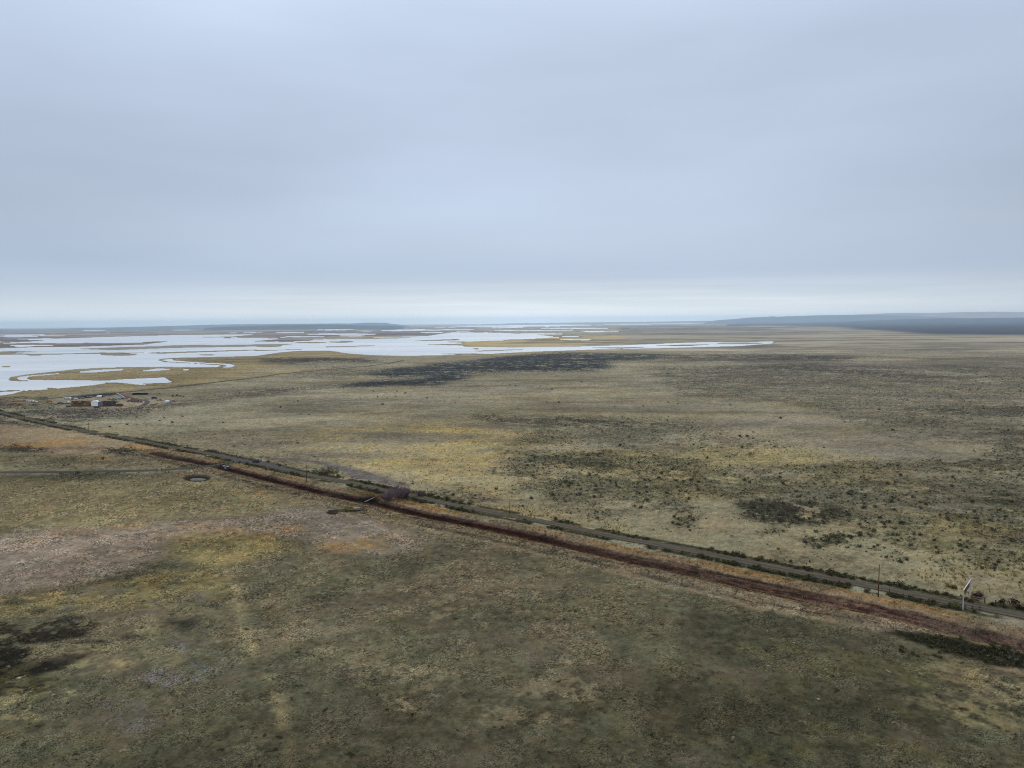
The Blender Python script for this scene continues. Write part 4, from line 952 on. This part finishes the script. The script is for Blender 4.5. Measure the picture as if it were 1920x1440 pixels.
pole(166.8, 812, 791, 'utility pole at the road edge beside the narrow yellow grass strip, below the hay stacks')
pole(46, 786, 772, 'farthest faint utility pole, at the left edge in grey brush')

# ------------------------------------------------------------------ entrance arch and rail fences
M_white = mat('white_paint', base=(.38, .40, .43), rough=.7, noise=(3,), var=.2)
M_sign = mat('brown_sign_board', base=(.07, .042, .03), rough=.8, noise=(4,), var=.25)
M_rail = mat('grey_rail_wood', base=(.17, .13, .10), rough=.9, noise=(5,), var=.3, spec=.1)
M_post = mat('dark_post_wood', base=(.05, .042, .036), rough=.9, noise=(5,), var=.3, spec=.1)
M_conc = mat('pale_concrete', base=(.24, .225, .20), rough=.9, noise=(4,), var=.2)
a_, b_ = at(1805.4, 1142.6), at(1818.2, 1122.3)
ang = math.atan2(b_[1] - a_[1], b_[0] - a_[0]); span = float(np.hypot(*(b_ - a_)))
arch = empty('entrance_arch', a_[0], a_[1], ang, z=0)
tag(arch, 'white entrance arch of two tall posts spanning the gravel road with a brown hanging sign', 'entrance arch')
HT = 5.1
for s_ in (0, span):
    p_ = MB().box(s_ - .13, s_ + .13, -.13, .13, -.3, HT).build('post', M_white, arch, bevel=.02)
MB().box(-.35, span + .35, -.09, .09, HT, HT + .14).build('crossbeam', M_steel, arch, bevel=.02)
MB().tube((span, -.0, HT + .34), (span, 0, HT + .75), .1, .07, 8).build('finial', M_white, arch)
sg = MB().box(1.4, span - 1.6, -.06, .06, HT - 1.35, HT - .28).build('sign_board', M_sign, arch, bevel=.01)
ch_ = MB(); ch_.tube((1.9, 0, HT - .28), (1.9, 0, HT), .025, .025, 5); ch_.tube((span - 2.1, 0, HT - .28), (span - 2.1, 0, HT), .025, .025, 5); ch_.build('chain', M_steel, arch)
MB().box(-.62, -.22, -.28, .28, -.2, .24, .05, .05).build('footing', M_conc, arch)
def rail_fence(P0, P1, n, hp, nr_, label, rails_m, group=None):
    p0, p1 = at(*P0), at(*P1)
    l_ = float(np.hypot(*(p1 - p0)))
    t = empty('rail_fence', p0[0], p0[1], math.atan2(p1[1] - p0[1], p1[0] - p0[0]))
    tag(t, label, 'fence', group)
    for k in range(n):
        MB().box(k * l_ / (n - 1) - .13, k * l_ / (n - 1) + .13, -.13, .13, -.4, hp, .01, .01).build('fence_post', M_post, t, bevel=.015)
    for j in range(nr_):
        z = hp * (j + 1) / nr_ - .16
        MB().box(-.3, l_ + .3, -.19, -.133, z - .09, z + .09).build('rail', rails_m, t)
rail_fence((1809.5, 1141), (1837, 1143), 3, 1.15, 2, 'low rail fence of dark posts beside the near white arch post', M_rail)
rail_fence((1822, 1128), (1846, 1130.5), 3, 1.6, 3, 'rail fence of brown rails beside the far white arch post', mat('rusty_rail', base=(.22, .13, .08), rough=.9, noise=(5,), var=.3, spec=.1))
# rusty brush by the arch
def bush(px, py, s, tint, seed, name, label, group=None):
    x, y = at(px, py)
    T, sh = leaf_clump(220, seed, leaf=.09)
    o = mesh_np(name, T * np.array([s, s, s * .75]), np.arange(len(T)).reshape(-1, 4), M_leaf, colors=tone_(tint)[None, :] * sh)
    o.location = (x, y, float(height(np.array([x]), np.array([y]))[0]) - .05)
    tag(o, label, 'bush', group)
bush(1829, 1121, 2.4, (62, 50, 42), 501, 'thorny_bush', 'twiggy dark brown bush right behind the far white arch post')
bush(1838, 1118, 2.0, (72, 48, 40), 502, 'thorny_bush', 'reddish brown bush behind the brown rails of the far fence')
bush(1898, 1134, 2.8, (62, 34, 28), 503, 'thorny_bush', 'rust red bush low behind the road at the right edge')
bush(1880, 1131, 2.2, (66, 40, 32), 504, 'thorny_bush', 'rust red bush left of the one at the right edge')
bush(1912, 1141, 2.0, (38, 38, 28), 505, 'thorny_bush', 'blackish green bush at the road edge, far right')
bush(1861, 1134, 1.4, (40, 42, 30), 506, 'thorny_bush', 'small dark bush right of the brown rail fence')
bush(1792, 1138, 2.2, (98, 100, 50), 507, 'grass_tussock', 'bright yellow green grassy clump left of the near white arch post')
bush(1779, 1100, 1.6, (108, 76, 40), 508, 'grass_tussock', 'orange brown clump on the plain left of the arch sign')
bush(1788, 1103, 1.8, (78, 62, 42), 509, 'grass_tussock', 'dark brown clump between the orange clump and the arch sign')
for i, (px, py, lb) in enumerate(((1866, 1135.5, 'short dark wooden post right of the brown rail fence'), (1667.5, 1114, 'short dark wooden post on the road verge right of the nearest utility pole'))):
    x, y = at(px, py); t = MB().box(-.1, .1, -.1, .1, -.2, 1.5, .01, .01).build('fence_post', M_post, bevel=.01); t.location = (x, y, 0); tag(t, lb, 'post')

# ------------------------------------------------------------------ canal crossing
def marker_post(px, py, hh, label, group='posts of the canal crossing'):
    x, y = at(px, py)
    t = MB().tube((0, 0, -.8), (0, 0, hh), .15, .13, 8).build('crossing_post', M_post); t.location = (x, y, 0); tag(t, label, 'post', group)
marker_post(404.8, 874.5, 1.9, 'leftmost dark post at the left end of the canal crossing')
marker_post(413.2, 873.5, 1.9, 'second dark post from the left at the canal crossing, left of the headgate')
marker_post(427.7, 870.5, 1.9, 'dark post behind the white and black headgate at the canal crossing')
marker_post(438, 868.5, 1.5, 'short dark post right of the headgate, third from the right')
marker_post(444.4, 868, 1.9, 'taller dark post on the right of the canal crossing')
marker_post(448.5, 868.3, 1.3, 'shortest dark post at the right end of the canal crossing')
x, y = at(423.5, 877.5)
t = empty('headgate', x, y, -.6, z=-.6)
tag(t, 'small white and black concrete headgate in the canal by the crossing', 'headgate')
M_black = mat('black_steel', base=(.02, .02, .022), rough=.6)
MB().box(-2.4, -.9, -.4, .4, 0, 1.35).build('wing_wall', M_black, t, bevel=.03); MB().box(.8, 2.5, -.4, .4, 0, 1.5).build('wing_wall', M_black, t, bevel=.03)
MB().box(-.9, .8, -.15, .15, .1, 1.0).build('gate_plate', M_steel, t)
MB().box(-2.2, -1.0, -.42, .42, 1.353, 1.6).build('wall_cap', M_white, t); MB().box(.9, 2.2, -.42, .42, 1.503, 1.8).build('wall_cap', M_white, t)
MB().tube((0, 0, 1.0), (0, 0, 1.9), .04, .04, 6).tube((-.35, 0, 1.9), (.35, 0, 1.9), .03, .03, 6).build('lift_screw', M_steel, t)
# cattle gate on the farm road
def cattle_gate(P0, P1, label):
    p0, p1 = at(*P0), at(*P1); l_ = float(np.hypot(*(p1 - p0)))
    t = empty('cattle_gate', p0[0], p0[1], math.atan2(p1[1] - p0[1], p1[0] - p0[0])); tag(t, label, 'gate')
    for k in (0, l_): MB().box(k - .16, k + .16, -.16, .16, -.3, 1.9).build('gate_post', M_post, t, bevel=.02)
    g_ = MB()
    for j in range(5): g_.tube((.2, 0, .35 + j * .26), (l_ - .2, 0, .35 + j * .26), .03, .03, 6)
    for k in np.linspace(.2, l_ - .2, 4): g_.tube((k, 0, .35), (k, 0, 1.39), .03, .03, 6)
    g_.build('gate_rails', M_steel, t)
cattle_gate((294.5, 883.5), (303.5, 883.8), 'metal cattle gate between dark posts across the farm road')
rail_fence((303.8, 884.2), (316, 887.5), 3, 1.4, 2, 'short dark rail fence running from the cattle gate towards the pond', M_rail)
# plank and outlet pipe near the willows
x, y = at(684, 942); x2, y2 = at(702, 932.5)
t = MB().box(0, float(np.hypot(x2 - x, y2 - y)), -.18, .18, -.04, .05).build('plank', mat('bleached_plank', base=(.20, .18, .155), rough=.9, noise=(3,), var=.2)); t.location = (x, y, .25); t.rotation_euler = (0, .03, math.atan2(y2 - y, x2 - x))
tag(t, 'bleached plank laid slantwise across the dark canal pit left of the willows', 'plank')
x, y = at(668, 954)
t = empty('outlet_pipe', x, y, 2.6, z=.1); tag(t, 'pale outlet pipe at the foot of the canal bank above the dark puddle', 'pipe')
b_ = MB()
n = 14
for r0, xx in ((.5, -1.2), (.5, 1.2)):
    pass
ring = lambda r_, xx: [(xx, r_ * math.cos(2 * math.pi * k / n), r_ * math.sin(2 * math.pi * k / n)) for k in range(n)]
vs = ring(.5, -1.3) + ring(.5, 1.3) + ring(.42, 1.3) + ring(.42, -1.0)
fs = []
for q_ in range(3): fs += [(q_ * n + k, q_ * n + (k + 1) % n, (q_ + 1) * n + (k + 1) % n, (q_ + 1) * n + k) for k in range(n)]
fs.append(tuple(range(3 * n, 4 * n)))
MB().add(vs, fs).build('pipe_shell', M_conc, t); MB().box(-1.75, -1.305, -1.0, 1.0, -.6, .7).build('headwall', M_conc, t, bevel=.03)

# ------------------------------------------------------------------ vehicles
M_tyre = mat('tyre_rubber', base=(.02, .02, .02), rough=.9)
M_rim = mat('wheel_rim', base=(.35, .36, .38), rough=.4, metal=.6)
M_win = mat('vehicle_glass', base=(.02, .025, .03), rough=.08, spec=.6)
M_lamp = mat('lamp_lens', base=(.6, .58, .52), rough=.2)
PAINT = {}
def paint(c, rough=.35):
    if c not in PAINT: PAINT[c] = mat('vehicle_paint', base=c, rough=rough, spec=.5)
    return PAINT[c]
def wheel(parent, x, y, r, wd=.26):
    t = MB().tube((x, y - wd / 2, r), (x, y + wd / 2, r), r, r, 16).build('wheel', M_tyre, parent)
    s_ = 1 if y > 0 else -1
    MB().tube((x, y + s_ * wd / 2, r), (x, y + s_ * (wd / 2 + .02), r), r * .58, r * .5, 12).build('rim', M_rim, t)
def vehicle(kind, name, px, py, heading, c, label, cat, group=None, bed=None):
    x, y = at(px, py); t = empty(name, x, y, heading, z=.06); tag(t, label, cat, group)
    P = paint(c)
    if kind == 'suv':
        b = MB().prism([(-2.3, .42), (-2.35, .95), (-2.2, 1.08), (2.25, 1.06), (2.4, .85), (2.4, .42)], -.95, .95).build('body', P, t, bevel=.05)
        MB().add([(-2.1, -.88, 1.082), (1.15, -.88, 1.082), (1.15, .88, 1.082), (-2.1, .88, 1.082), (-1.9, -.72, 1.82), (.35, -.72, 1.82), (.35, .72, 1.82), (-1.9, .72, 1.82)], [(0, 3, 2, 1), (4, 5, 6, 7), (0, 1, 5, 4), (1, 2, 6, 5), (2, 3, 7, 6), (3, 0, 4, 7)]).build('cabin', P, t, bevel=.05)
        for s_ in (-1, 1):
            MB().add([(-1.85, s_ * .885, 1.17), (.95, s_ * .885, 1.17), (.35, s_ * .765, 1.68), (-1.75, s_ * .765, 1.68)], [(0, 1, 2, 3)]).build('side_window', M_win, t)
        MB().add([(1.13, -.72, 1.18), (1.13, .72, 1.18), (.52, .62, 1.74), (.52, -.62, 1.74)], [(0, 1, 2, 3)]).build('windscreen', M_win, t)
        wb, r = (-1.45, 1.5), .38
    elif kind in ('pickup', 'flatbed'):
        MB().prism([(-.1, .45), (-.1, 1.1), (2.5, 1.08), (2.7, .9), (2.7, .45)], -.95, .95).build('body', P, t, bevel=.05)
        MB().add([(-.05, -.88, 1.102), (1.45, -.88, 1.102), (1.45, .88, 1.102), (-.05, .88, 1.102), (.05, -.74, 1.85), (.95, -.74, 1.85), (.95, .74, 1.85), (.05, .74, 1.85)], [(0, 3, 2, 1), (4, 5, 6, 7), (0, 1, 5, 4), (1, 2, 6, 5), (2, 3, 7, 6), (3, 0, 4, 7)]).build('cabin', P, t, bevel=.05)
        MB().add([(1.44, -.72, 1.18), (1.44, .72, 1.18), (1.02, .64, 1.78), (1.02, -.64, 1.78)], [(0, 1, 2, 3)]).build('windscreen', M_win, t)
        for s_ in (-1, 1): MB().add([(.1, s_ * .885, 1.2), (1.25, s_ * .885, 1.2), (.9, s_ * .775, 1.72), (.16, s_ * .775, 1.72)], [(0, 1, 2, 3)]).build('side_window', M_win, t)
        Bm = paint(bed) if bed else P
        bb = MB().box(-2.9, -.13, -.95, .95, .5, .72)
        if kind == 'pickup':
            bb.box(-2.9, -.13, -.95, -.87, .72, 1.12); bb.box(-2.9, -.13, .87, .95, .72, 1.12); bb.box(-2.9, -2.82, -.87, .87, .72, 1.12)
        bb.build('cargo_bed', Bm, t)
        wb, r = (-1.9, 1.75), .4
    elif kind == 'van':
        MB().prism([(-2.9, .4), (-2.9, 2.25), (-2.7, 2.4), (1.5, 2.4), (2.2, 1.35), (2.9, 1.15), (2.95, .4)], -1.0, 1.0).build('body', P, t, bevel=.05)
        MB().add([(1.62, -.8, 2.25), (1.62, .8, 2.25), (2.19, .8, 1.42), (2.19, -.8, 1.42)], [(0, 1, 2, 3)]).build('windscreen', M_win, t)
        for s_ in (-1, 1): MB().add([(.9, s_ * 1.008, 1.4), (1.9, s_ * 1.008, 1.4), (1.5, s_ * 1.008, 2.1), (.9, s_ * 1.008, 2.1)], [(0, 1, 2, 3)]).build('side_window', M_win, t)
        wb, r = (-1.9, 1.9), .4
    elif kind == 'trailer':
        MB().prism([(-3.4, .55), (-3.4, 2.5), (-3.2, 2.7), (2.9, 2.7), (3.3, 2.2), (3.3, .9), (3.0, .55)], -1.15, 1.15).build('body', P, t, bevel=.06)
        for s_ in (-1, 1):
            for xx in (-2.4, 1.2): MB().box(xx, xx + .9, s_ * 1.152 - .01, s_ * 1.152 + .01, 1.5, 2.1).build('side_window', M_win, t)
        MB().box(-.6, .1, -1.165, -1.151, .7, 2.3).build('door', M_steel, t)
        MB().tube((3.0, 0, .6), (4.3, 0, .55), .06, .05, 6).build('tow_bar', M_steel, t)
        wb, r = (-.6, .4), .36
    elif kind == 'equipment':
        MB().box(-2.6, 2.2, -.5, .5, .7, 1.0).build('chassis', M_black, t)
        MB().box(-.4, 1.1, -.8, .8, 1.003, 2.3, .12, .1).build('cabin', P, t, bevel=.05)
        MB().prism([(1.1, 1.0), (1.1, 1.7), (2.3, 1.55), (2.4, 1.0)], -.5, .5).build('bonnet', P, t, bevel=.04)
        MB().tube((1.6, .3, 1.6), (1.6, .3, 2.5), .06, .06, 6).build('exhaust', M_black, t)
        wb, r = (-1.2, 1.8), .62
    for xx in wb:
        for s_ in (-1, 1): wheel(t, xx, s_ * (.86 if kind != 'trailer' else 1.0), r if not (kind == 'equipment' and xx > 0) else .42)
    if kind in ('suv', 'pickup', 'flatbed', 'van'):
        fx = {'suv': 2.405, 'pickup': 2.705, 'flatbed': 2.705, 'van': 2.945}[kind]
        for s_ in (-1, 1): MB().box(fx, fx + .03, s_ * .7 - .16, s_ * .7 + .16, .72, .9).build('headlight', M_lamp, t)
    return t
i_ = int(np.argmin(np.hypot(*(roadP - at(480, 867)).T)))
dv = roadP[i_ + 1] - roadP[i_ - 1]; hd = math.atan2(dv[1], dv[0])
vehicle('suv', 'parked_car', 480, 866.8, hd, (.012, .013, .016), 'black car standing on the gravel road right of the canal crossing', 'car')

# ------------------------------------------------------------------ homestead yard
M_hay = [mat('brown_hay', base=tuple(tone_(c)), rough=.95, noise=(3, 1), var=.4, spec=.05) for c in ((124, 98, 76), (78, 62, 52), (152, 124, 94), (106, 82, 66))]
M_oldhay = [mat('grey_old_hay', base=tuple(tone_(c)), rough=.95, noise=(3, 1), var=.3, spec=.05) for c in ((92, 88, 88), (78, 74, 76))]
M_redhay = [mat('reddish_hay', base=tuple(tone_(c)), rough=.95, noise=(3, 1), var=.3, spec=.05) for c in ((112, 78, 64), (98, 70, 60))]
bale_me = {}
def stack(px, py, n, deep, high, rz, mats, label, group, size=(2.4, 1.25, 1.25)):
    """stack of big square bales; every bale is an object"""
    x, y = at(px, py); r = random.Random(int(px * 7))
    for k in range(high):
        for j in range(deep):
            for i in range(n):
                if k == high - 1 and r.random() < .35: continue
                if k == high - 2 and k > 0 and r.random() < .04: continue
                m_ = r.choice(mats); key = (m_.name, size)
                if key not in bale_me:
                    o = MB().box(-size[0] / 2 + .03, size[0] / 2 - .03, -size[1] / 2 + .03, size[1] / 2 - .03, 0, size[2] - .02).build('hay_bale', m_, bevel=.07); bale_me[key] = o.data
                else:
                    o = bpy.data.objects.new('hay_bale', bale_me[key]); col.objects.link(o)
                lx, ly = i * size[0] + r.uniform(-.05, .05), j * size[1] + r.uniform(-.07, .07)
                o.location = (x + lx * math.cos(rz) - ly * math.sin(rz), y + lx * math.sin(rz) + ly * math.cos(rz), k * size[2] + .02); o.rotation_euler = (0, 0, rz + r.uniform(-.03, .03))
                tag(o, label, 'hay bale', group)
stack(136, 762.3, 8, 3, 4, .02, M_hay, 'brown square bale in the long brown stack left of the white tarp', 'bales of the long brown stack')
stack(193.6, 762, 2, 2, 4, .05, M_redhay, 'reddish brown bale in the stack right of the tarped stack', 'bales of the reddish stack')
stack(200.5, 761.5, 3, 2, 4, .0, M_oldhay, 'grey weathered bale in the grey stack right of the reddish bales', 'bales of the grey stack')
stack(209, 761.2, 2, 2, 4, .08, M_oldhay, 'grey weathered bale in the narrow stack at the right of the grey stack', 'bales of the narrow grey stack')
stack(217.5, 762, 3, 2, 2, .12, M_redhay, 'brown bale in the low broken pile at the right end of the stacks', 'bales of the low pile')
# tarped stack
x, y = at(178.5, 762.6)
t = empty('tarped_stack', x, y, .25); tag(t, 'hay stack under a white tarp with a blue grey side, between brown stacks', 'tarped stack')
M_tarp = mat('white_tarp', base=(.78, .80, .84), rough=.5, noise=(.8,), var=.08); M_tarp2 = mat('blue_grey_tarp', base=(.10, .12, .19), rough=.6, noise=(.8,), var=.2)
MB().prism([(-2.9, .6), (-2.9, 4.6), (-2.3, 5.5), (2.0, 5.6), (2.7, 4.8), (2.75, .5)], -1.6, 2.6).build('tarp', M_tarp, t, bevel=.15)
MB().prism([(2.78, .5), (2.78, 4.6), (3.6, 4.4), (6.4, 4.3), (6.9, 3.6), (7.0, .3)], -1.3, 2.4).build('side_tarp', M_tarp2, t, bevel=.15)
MB().box(-2.8, 6.8, -1.25, 2.2, 0, .48).build('hay_base', M_hay[1], t)
WHT, BLK, GRN, RED, BRN, BLU, CRM = (.75, .77, .8), (.015, .016, .02), (.10, .28, .25), (.30, .03, .03), (.16, .09, .06), (.05, .09, .2), (.55, .5, .44)
vehicle('trailer', 'camper_trailer', 126, 750, .1, CRM, 'cream camper trailer behind the left end of the brown hay stack', 'trailer')
vehicle('trailer', 'camper_trailer', 123.5, 757, .0, (.5, .49, .48), 'pale grey trailer left of the brown hay stack', 'trailer')
vehicle('pickup', 'pickup_truck', 139.5, 749.3, .25, WHT, 'white and blue pickup right of the cream camper trailer', 'pickup', bed=BLU)
vehicle('suv', 'parked_car', 114, 757.6, .3, (.05, .035, .035), 'dark maroon car at the left end of the yard', 'car')
vehicle('pickup', 'pickup_truck', 152, 747.8, .1, (.06, .06, .08), 'dark grey pickup, left of the two black vehicles behind the hay', 'pickup')
vehicle('van', 'parked_van', 160, 746.8, .2, BLK, 'black van in the row of dark vehicles behind the hay', 'van')
vehicle('suv', 'parked_car', 168, 746.2, .1, (.02, .03, .06), 'dark blue car at the right end of the row behind the hay', 'car')
vehicle('van', 'parked_van', 185.5, 745.6, 2.9, WHT, 'white van behind the tarped stack', 'van')
vehicle('suv', 'parked_car', 192.8, 745.2, .1, BLK, 'black car right of the white van', 'car')
vehicle('equipment', 'farm_tractor', 215, 750.5, .4, GRN, 'teal green tractor at the foot of the white pipe', 'tractor')
vehicle('pickup', 'pickup_truck', 221, 749.2, .3, (.25, .42, .45), 'pale teal pickup right of the green tractor', 'pickup')
vehicle('equipment', 'farm_tractor', 218, 754.8, 2.8, (.22, .26, .06), 'yellow green tractor behind the right end of the hay stacks', 'tractor')
vehicle('pickup', 'pickup_truck', 228.3, 749, .2, (.03, .04, .07), 'dark blue pickup left of the red one', 'pickup')
vehicle('pickup', 'pickup_truck', 235, 748.6, .3, RED, 'dark red pickup at the lower end of the white pipe', 'pickup')
for k, (px, py) in enumerate(((242, 753.5), (247, 751), (249, 754), (253.5, 752), (256, 755), (260, 753.5), (265, 754.6))):
    vehicle('equipment', 'farm_machine', px, py, k * .9, (BRN, (.12, .04, .035), (.08, .05, .05))[k % 3], 'rusty farm machine in the junk row inside the ring drive', 'farm machine', 'rusty farm machines in the ring drive')
vehicle('van', 'parked_van', 290, 748.2, .3, BLK, 'black van standing alone on the plain right of the ring drive', 'van')
vehicle('flatbed', 'flatbed_trailer', 299.5, 751.2, .1, BRN, 'low brown flatbed right of the lone black van', 'flatbed')
vehicle('van', 'box_truck', 312.5, 755.5, 2.7, WHT, 'white truck at the right end of the yard', 'truck')
vehicle('equipment', 'farm_machine', 317, 757, .4, (.2, .3, .45), 'white and blue machine beside the white truck', 'farm machine')
vehicle('flatbed', 'flatbed_trailer', 324, 753.8, .1, (.05, .04, .05), 'dark flatbed right of the white truck', 'flatbed')
vehicle('trailer', 'camper_trailer', 57, 755.6, .1, (.45, .42, .38), 'pale grey trailer beside the orange soil at the left', 'trailer')
vehicle('pickup', 'pickup_truck', 65, 755, .0, (.5, .5, .5), 'white pickup right of the trailer on orange soil', 'pickup')
vehicle('equipment', 'farm_machine', 92.5, 754.5, .5, (.34, .15, .07), 'orange brown machine left of the yard', 'farm machine')
# irrigation pipe line on wheels
p0, p1 = at(219, 738.5), at(233, 746.5); l_ = float(np.hypot(*(p1 - p0)))
t = empty('irrigation_pipe', p0[0], p0[1], math.atan2(p1[1] - p0[1], p1[0] - p0[0]), z=0); tag(t, 'long white irrigation pipe running down from the lake road into the yard', 'pipe')
MB().tube((0, 0, 1.1), (l_, 0, 1.1), .34, .34, 10).build('pipe', M_white, t)
for k in np.linspace(1, l_ - 1, 7): MB().box(k - .1, k + .1, -.5, .5, 0, .76).build('support', M_steel, t)
# long low shed
x, y = at(245.5, 740.6)
t = empty('low_shed', x, y, .03, z=0); tag(t, 'long low open shed with pale roof right of the white pipe', 'shed')
MB().box(0, 17, 3.2, 3.4, 0, 2.0).build('back_wall', M_post, t)
for k in range(6): MB().box(k * 3.36, k * 3.36 + .2, 0, .2, 0, 2.3).build('post', M_post, t)
MB().prism([(0, 0), (0, 0)], 0, 0) if False else None
MB().add([(-.4, -.5, 2.35), (17.4, -.5, 2.35), (17.4, 3.8, 2.02), (-.4, 3.8, 2.02), (-.4, -.5, 2.5), (17.4, -.5, 2.5), (17.4, 3.8, 2.17), (-.4, 3.8, 2.17)], [(0, 3, 2, 1), (4, 5, 6, 7), (0, 1, 5, 4), (1, 2, 6, 5), (2, 3, 7, 6), (3, 0, 4, 7)]).build('roof', mat('pale_sheet_roof', base=(.42, .40, .38), rough=.6), t)
# dark scrap heaps
def heap(px, py, wx_, hz_, seed, label, tint=(48, 46, 50)):
    x, y = at(px, py); r = random.Random(seed); b = MB()
    for k in range(16):
        cx_, cy_, s_ = r.gauss(0, wx_ / 4), r.gauss(0, 1.0), r.uniform(.4, 1.1)
        p = Vector((cx_, cy_, 0)); b.tube(p, p + Vector((r.gauss(0, 1.2), r.gauss(0, .6), r.uniform(.3, hz_))), s_ * .5, s_ * .25, 6)
    o = b.build('scrap_heap', mat('scrap', base=tuple(tone_(tint)), rough=.8, noise=(2,), var=.3)); o.location = (x, y, 0); tag(o, label, 'scrap heap')
heap(285, 760, 8, 1.3, 1, 'long low dark scrap heap left of the white truck')
heap(128, 763.3, 4, 1.8, 2, 'dark scrap heap at the foot of the brown hay stack')
heap(182, 765, 4, 1.2, 3, 'reddish brown scrap heap in front of the tarped stack', (92, 62, 56))
heap(205, 749.5, 3, 1.4, 11, 'small rusty scrap heap behind the grey hay stack', (110, 74, 58))
heap(146, 753.5, 3, 1.5, 12, 'tan scrap heap between the brown hay stack and the dark grey pickup', (128, 108, 88))
heap(104, 758.5, 3, 1.1, 13, 'brown scrap heap left of the dark maroon car', (96, 74, 60))
heap(240, 745, 3, 1.2, 14, 'reddish scrap heap above the rusty machine row', (112, 66, 58))
heap(275, 748.5, 2.5, 1.0, 15, 'pale scrap heap at the right bend of the ring drive', (140, 130, 118))
heap(262, 765.5, 3, .9, 16, 'dark scrap heap below the lower end of the ring drive', (70, 62, 58))
heap(252, 748.5, 5, 1.0, 4, 'small brown scrap heap behind the rusty machines', (80, 60, 52))
for k, (px, py, s) in enumerate(((324, 743.5, 3.0), (331, 743, 3.4), (338, 743.8, 2.6), (344, 745, 2.2))):
    bush(px, py, s, (56, 56, 58), 600 + k, 'dark_bush', 'dark bluish bush in the clump above the white truck', 'bushes above the white truck')
